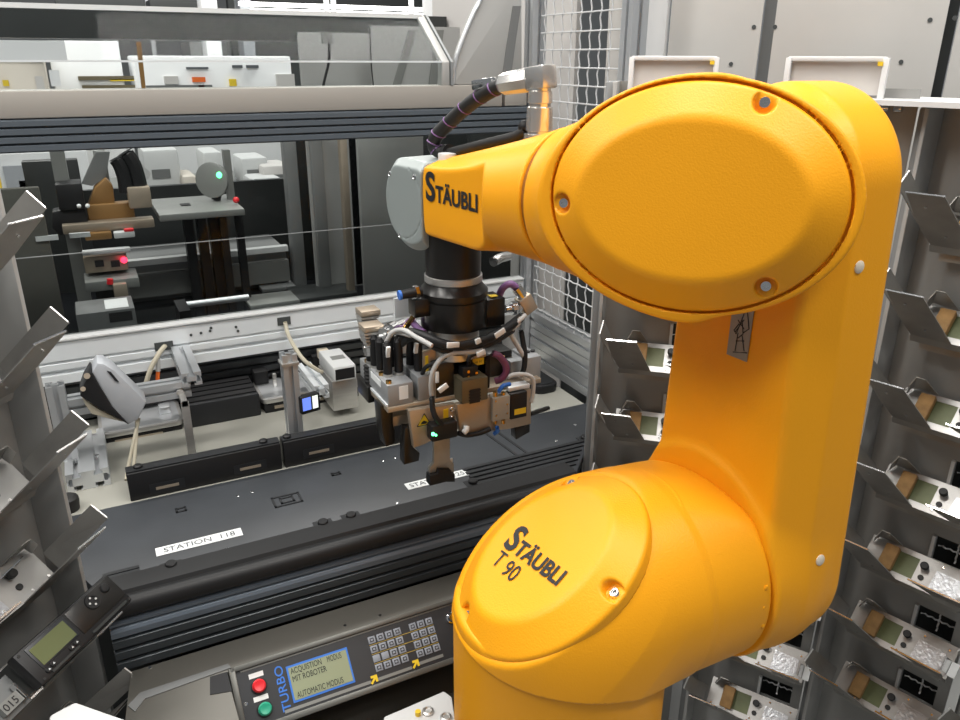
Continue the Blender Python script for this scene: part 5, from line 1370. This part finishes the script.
# lit shelf
sh = thing('lit_shelf', 'long grey shelf with bright white front edge', 'shelf', (at(230, 260, Y=2.62).x, 2.62, ZI))
xa, xb = at(125, 265, Y=2.62).x, at(287, 250, Y=2.62).x
zsh = at(230, 252, Y=2.62).z
part('edge', MB().bx(xa, xb, 2.60, 2.63, zsh - 0.012, zsh + 0.006), M['white'], sh)
part('front', MB().bx(xa, xb, 2.61, 2.64, ZI + 0.02, zsh - 0.045), M['greypanel'], sh)
part('shelf_body', MB().bx(xa, xb, 2.64, 2.90, ZI, zsh - 0.012), M['midgrey'], sh)
for px in (190, 203, 215):
    q = at(px, 240, Y=2.56)
    o = part('guide_column', MB().bx(q.x - 0.014, q.x + 0.014, 2.54, 2.58, ZI, at(px, 205, Y=2.54).z), M['black']); tag(o, 'black guide column under the grey lifting table', 'column', 'guide columns')
for px in (225, 241):
    q = at(px, 240, Y=2.50)
    o = part('guide_column', MB().bx(q.x - 0.011, q.x + 0.011, 2.49, 2.52, ZI, at(px, 208, Y=2.50).z), M['black']); tag(o, 'black guide column in front of the lit shelf', 'column', 'front guide columns')
lt = thing('lifting_table', 'grey lifting table plate on black columns inside the machine', 'table', (at(200, 215, Y=2.45).x, 2.5, at(200, 222, Y=2.45).z))
ta, tb2 = at(160, 222, Y=2.42), at(245, 213, Y=2.42)
part('plate', MB().bx(ta.x, tb2.x, 2.42, 2.72, ta.z - 0.0, ta.z + 0.02), M['greypanel'], lt, bevel=0.003)
part('disc', MB().lathe(at(213, 180, Y=2.60), (-0.6, -0.75, 0.1), [(0, 0.055), (0.01, 0.055), (0.012, 0.05), (0.012, 0.001)], 24), M['greypanel'], lt)
part('disc_arm', MB().cyl(at(216, 200, Y=2.6), at(218, 190, Y=2.6), 0.014).cyl(at(218, 205, Y=2.6), at(218, 212, Y=2.6), 0.018), M['black'], lt)
part('green_lamp', MB().sphere(at(219.5, 175, Y=2.575), 0.010, 12, 8), M['green_led'], lt)
part('bracket_post', MB().bx(at(224, 160, Y=2.6).x, at(231, 160, Y=2.6).x, 2.6, 2.63, ta.z + 0.02, at(227, 150, Y=2.6).z), M['greypanel'], lt)
part('red_cap', MB().sphere(at(236, 200, Y=2.5), 0.010, 10, 6), M['redbtn'], lt)
# boxes standing on the deck
gb = thing('control_box', 'grey control box with paper sheet on top, on the black deck', 'box', (at(105, 325, Y=2.05).x, 2.1, ZI))
a1, a2 = at(79, 332, Y=2.02), at(137, 322, Y=2.02)
zt1 = at(108, 311, Y=2.02).z
part('body', MB().bx(a1.x, a2.x, 2.02, 2.14, ZI, zt1), M['midgrey'], gb, bevel=0.002)
part('paper', MB().bx(a2.x - 0.065, a2.x - 0.012, 2.035, 2.12, zt1, zt1 + 0.001), M['paper'], gb, smooth=0)
part('label', MB().bx(a1.x + 0.058, a1.x + 0.078, 2.0185, 2.02, ZI + 0.02, ZI + 0.045), M['paper'], gb, smooth=0)
part('vent', MB().bx(a2.x - 0.06, a2.x - 0.008, 2.0185, 2.02, zt1 - 0.03, zt1 - 0.006), M['ink'], gb)
part('dark_knob', MB().cyl((a1.x + 0.03, 2.02, ZI + 0.032), (a1.x + 0.03, 2.012, ZI + 0.032), 0.014, n=16), M['black'], gb)
part('screw', MB().cyl((a1.x + 0.09, 2.02, ZI + 0.035), (a1.x + 0.09, 2.016, ZI + 0.035), 0.005, n=10), M['paper'], gb)
# plates lying on the deck
for i, (pa, pb, w, lab, m_) in enumerate((((262, 290), (292, 282), 0.14, 'thin grey plate lying on the black deck beside the lit shelf', 'midgrey'), ((250, 306), (300, 300), 0.12, 'pale plate lying on the black deck close to the rail', 'greypanel'), ((298, 300), (352, 288), 0.16, 'dark plate lying on the black deck below the brown post', 'darkpanel'))):
    q0, q1 = at(*pa, Z=ZI + 0.012), at(*pb, Z=ZI + 0.012)
    y0 = min(q0.y, q1.y)
    if y0 < 1.99: y0 = 1.99
    o = part('deck_plate_loose', MB().bx(q0.x, q1.x, y0, y0 + w, ZI, ZI + 0.014), M[m_], bevel=0.003); tag(o, lab, 'plate')
bl = thing('black_block', 'black block with silver top on the deck beneath the guide columns', 'block', (at(225, 310, Y=2.05).x, 2.1, ZI))
a1, a2 = at(183, 316, Y=2.10), at(247, 305, Y=2.10)
part('body', MB().bx(a1.x, a2.x, 2.10, 2.24, ZI, ZI + 0.05), M['black'], bl, bevel=0.003)
part('silver_pad', MB().bx(a2.x - 0.05, a2.x - 0.018, 2.12, 2.16, ZI + 0.05, ZI + 0.066), M['alu'], bl, bevel=0.002)
part('rod', MB().cyl((a1.x, 2.30, ZI + 0.07), (a2.x + 0.04, 2.30, ZI + 0.07), 0.010, n=12), M['alu'], bl)
part('rod_holder', MB().bx(a1.x, a1.x + 0.03, 2.2, 2.32, ZI, ZI + 0.082), M['black'], bl)
# assembly unit on the left: beige carriage, robot reflection built as amber shapes, black motor, hoses, red lamp
au = thing('assembly_unit', 'beige handling unit with black motor and painted amber robot reflection behind the window', 'machine', (at(105, 260, Y=2.45).x, 2.45, ZI))
def ub(px0, px1, py0, py1, Y, dep, m_, name, bevel=0.003):
    ym = (py0 + py1)/2; x0, x1 = at(px0, ym, Y=Y).x, at(px1, ym, Y=Y).x
    return part(name, MB().bx(x0, x1, Y, Y + dep, at((px0+px1)/2, py1, Y=Y).z, at((px0+px1)/2, py0, Y=Y).z), M[m_], au, bevel=bevel)
part('foot_column', MB().bx(at(70, 260, Y=2.5).x, at(84, 260, Y=2.5).x, 2.5, 2.6, ZI, at(77, 150, Y=2.5).z), M['greypanel'], au)
ub(100, 112, 150, 235, 2.52, 0.04, 'greypanel', 'mast')
ub(57, 84, 184, 210, 2.42, 0.10, 'black', 'motor')
part('motor_foot', MB().prism([at(x, y, Y=2.43) for x, y in ((52, 212), (84, 205), (90, 228), (60, 236), (52, 228))], (0, 0.06, 0)), M['black'], au, bevel=0.004)
part('amber_reflection', MB().prism([at(x, y, Y=2.47) for x, y in ((89, 204), (95, 188), (106, 178), (113, 186), (115, 204), (115, 226), (88, 226))], (0, 0.06, 0)), M['amberbrown'], au, bevel=0.004)  # reflection of the yellow robot in the pane, modelled as an amber block
ub(88, 135, 204, 226, 2.45, 0.05, 'amberbrown', 'reflection_base')  # lower part of the modelled robot reflection
ub(62, 155, 222, 231, 2.40, 0.05, 'tan', 'beam')
ub(85, 112, 233, 240, 2.38, 0.06, 'amberbrown', 'slide')
ub(114, 135, 232, 238, 2.36, 0.03, 'white', 'white_bar')
ub(124, 134, 229, 232, 2.36, 0.02, 'redbtn', 'red_bar')
ub(82, 131, 250, 254, 2.34, 0.03, 'white', 'white_bar')
ub(84, 128, 256, 272, 2.36, 0.10, 'tan', 'carriage')
ub(85, 140, 280, 290, 2.30, 0.12, 'greypanel', 'lower_carriage')
ub(114, 128, 284, 300, 2.28, 0.06, 'tan', 'slide_block')
for px in (100, 116): ub(px - 5, px + 4, 261, 267, 2.35, 0.01, 'ink', 'hole', 0)
part('red_lamp', MB().sphere(at(124, 260, Y=2.345), 0.009, 12, 8), M['red_led'], au)
part('red_valve', MB().cyl(at(110, 279, Y=2.30), at(110, 284, Y=2.30), 0.008), M['redbtn'], au)
part('carriage_post', MB().bx(at(95, 290, Y=2.36).x, at(118, 290, Y=2.36).x, 2.40, 2.44, ZI, at(105, 254, Y=2.4).z), M['darkpanel'], au)
for k, pts in enumerate((((116, 158), (121, 166), (125, 178), (127, 192)), ((125, 152), (133, 164), (138, 180), (140, 192)))):
    part('hose', MB().tube([at(x, y, Y=2.44) for x, y in pts], 0.022, n=10), M['black'], au)
part('hose_clamp', MB().box(at(139, 196, Y=2.44), (0.06, 0.06, 0.06)), M['tan'], au, bevel=0.004)
part('grey_shroud', MB().prism([at(x, y, Y=2.50) for x, y in ((96, 152), (110, 152), (106, 178), (92, 186), (82, 184))], (0, 0.03, 0)), M['midgrey'], au)
part('white_flap', MB().prism([at(x, y, Y=2.50) for x, y in ((126, 148), (131, 150), (151, 174), (149, 179), (141, 181))], (0, 0.01, 0)), M['white'], au)
for (px, py) in ((79, 206), (87.5, 206)): part('white_dot', MB().sphere(at(px, py, Y=2.41), 0.006, 10, 6), M['paper'], au)
part('tape_edge', MB().box(at(47, 238, Y=2.2), (0.05, 0.01, 0.012)).box(at(80, 235, Y=2.3), (0.05, 0.01, 0.012)), M['white'], au)
# left guard panel and yellow marking
o = ibox('guard_panel', None, None, -40, 50, 189, 300, 2.20, 0.02, 'taupe')
o = ibox('yellow_pole', 'yellow marking pole beside the grey-brown guard panel', 'pole', -2, 10, 150, 300, 2.75, 0.02, 'yellowplastic')
o = ibox('black_rack', 'black cable rack behind the motor of the handling unit', 'rack', 35, 90, 160, 300, 2.85, 0.05, 'darkpanel')
# low dark back wall of the machine
part('back_wall', MB().bx(X0, 1.02, 3.0, 3.03, 0.0, 1.17), M['darkpanel'], mach)

# ------------------------------------------------------------------ hall beyond the machine
def hbox(name, label, cat, px0, px1, py0, py1, Y, dep, m_, group=None, ground=True, parts=()):
    ym = (py0 + py1)/2; x0, x1 = at(px0, ym, Y=Y).x, at(px1, ym, Y=Y).x
    z1 = at((px0+px1)/2, py0, Y=Y).z; z0 = 0.0 if ground else at((px0+px1)/2, py1, Y=Y).z
    t = thing(name, label, cat, ((x0+x1)/2, Y + dep/2, z0), 0, group)
    part('body', MB().bx(x0, x1, Y, Y + dep, z0, z1), M[m_], t, bevel=0.01)
    for (a, b, c, d, mm, nm) in parts:
        xa_, xb_ = at(a, (c+d)/2, Y=Y).x, at(b, (c+d)/2, Y=Y).x
        part(nm, MB().bx(xa_, xb_, Y - 0.02, Y + 0.01, at((a+b)/2, d, Y=Y).z, at((a+b)/2, c, Y=Y).z), M[mm], t)
    return t
hbox('cabinet', 'cream cabinet row with yellow tag at the far left of the hall', 'cabinet', -60, 64, 42, 300, 5.2, 0.6, 'hallcream', parts=((-60, 66, 40, 62, 'hallwhite', 'upper_door'), (3, 9, 80, 86, 'yellowplastic', 'yellow_tag'), (50, 60, 70, 86, 'hallwhite', 'notice'), (36, 44, 76, 90, 'offwhite', 'notice')))
hbox('machine_cabinet', 'large white machine with brown lower slots in the hall', 'machine', 70, 138, 41, 300, 5.6, 0.4, 'hallwhite', parts=((78, 140, 76, 80, 'olive', 'slot'), (82, 138, 85, 88, 'olive', 'slot'), (110, 138, 79, 81, 'yellowplastic', 'yellow_strip')))
hbox('machine_cabinet', 'white cabinet with red and orange labels in the hall', 'machine', 151, 300, 56, 300, 5.4, 0.5, 'hallwhite', parts=((146, 212, 85, 90, 'midgrey', 'bench_edge'), (192, 205, 77, 82, 'orange', 'orange_label'), (198, 204, 85, 89, 'redbtn', 'red_label'), (164, 178, 76, 84, 'offwhite', 'panel'), (229, 236, 79, 86, 'yellowplastic', 'yellow_label'), (276, 294, 74, 88, 'offwhite', 'panel'), (232, 242, 65, 68, 'inkgrey', 'vent'), (246, 258, 65, 68, 'inkgrey', 'vent'), (186, 208, 67, 69, 'inkgrey', 'vent')))
hbox('machine_cabinet', 'grey machine under the hall lamps behind the white cabinet', 'machine', 190, 228, 42, 60, 6.4, 0.5, 'midgrey', ground=True)
hbox('steel_column', 'white steel column in the hall between two machines', 'column', 216, 231, -40, 300, 6.0, 0.2, 'hallwhite')
hbox('steel_column', 'grey round-edged column beside the hall lamps', 'column', 240, 252, -40, 60, 6.2, 0.2, 'scangrey')
hbox('dark_shelf', 'dark overhead shelf at the far end of the hall', 'shelf', 55, 145, -6, 10, 6.5, 0.3, 'halldark', ground=False)
hbox('dark_shelf', 'dark overhead shelf beside the white hall column', 'shelf', 150, 216, 0, 14, 6.8, 0.3, 'halldark', ground=False)
hbox('white_board', 'white board standing high between hood and hall lamps', 'board', 424, 476, -30, 18, 3.3, 0.03, 'hallwhite', ground=True)
for i, (pa, pb, py, Y, lab) in enumerate(((252, 424, 9.5, 6.0, 'lower of the two long strip lamps above the hood'), (240, 424, 3.0, 6.0, 'upper of the two long strip lamps above the hood'), (156, 214, 1.0, 7.4, 'short strip lamp beside the white hall column'))):
    q0, q1 = at(pa, py, Y=Y), at(pb, py, Y=Y)
    o = part('strip_lamp', MB().bx(q0.x, q1.x, Y, Y + 0.06, q0.z - 0.014, q0.z + 0.010), M['tubelight']); tag(o, lab, 'lamp', 'hall strip lamps')
for px in (110, 148, 327, 334, 412):
    q = at(px, 5, Y=5.9 if px > 300 else 7.3)
    o = part('hall_pole', MB().bx(q.x - 0.016, q.x + 0.016, q.y, q.y + 0.03, 0.0, 2.6), M['hallwhite']); tag(o, 'slim white pole standing in the hall behind the hood', 'pole', 'slim hall poles')
hbox('overhead_frame', 'dark overhead frame behind the strip lamps', 'frame', 228, 432, -20, 30, 8.0, 0.1, 'halldark', ground=True)
# benches seen through the window
hbox('hall_bench', 'pale work bench with white printers seen through the window', 'bench', 120, 330, 196, 300, 3.9, 0.9, 'greypanel', parts=((250, 300, 206, 212, 'hallcream', 'edge'),))
ztab = at(220, 196, Y=3.9).z
for (a, b, c, d, Y, m_, lab) in ((252, 284, 180, 206, 3.95, 'white', 'white bundle lying on the pale bench edge'), (240, 268, 158, 170, 4.2, 'white', 'white desk printer on the pale bench'), (262, 292, 166, 180, 4.1, 'offwhite', 'grey and white desk printer beside the posts'), (141, 178, 150, 170, 4.1, 'white', 'white plastic crate on the pale bench'), (202, 222, 152, 165, 4.3, 'white', 'small white carton behind the green lamp'), (182, 197, 176, 184, 4.0, 'hallcream', 'cream tray on the pale bench')):
    x0, x1 = at(a, c, Y=Y).x, at(b, c, Y=Y).x
    z1 = at(a, c, Y=Y).z
    t = thing('desk_item', lab, 'box', ((x0+x1)/2, Y + 0.1, ztab))
    part('body', MB().bx(x0, x1, Y, Y + 0.25, ztab, z1), M[m_], t, bevel=0.02)
    part('dark_slot', MB().bx(x0 + (x1-x0)*0.2, x0 + (x1-x0)*0.7, Y - 0.006, Y + 0.01, ztab + (z1-ztab)*0.35, ztab + (z1-ztab)*0.55), M['midgrey'], t)
hbox('machine_cabinet', 'white low cabinet at the far left seen through the window', 'cabinet', -20, 100, 152, 300, 4.6, 0.4, 'hallwhite', parts=((5, 40, 165, 190, 'scangrey', 'panel'), (20, 30, 180, 192, 'white', 'notice')))
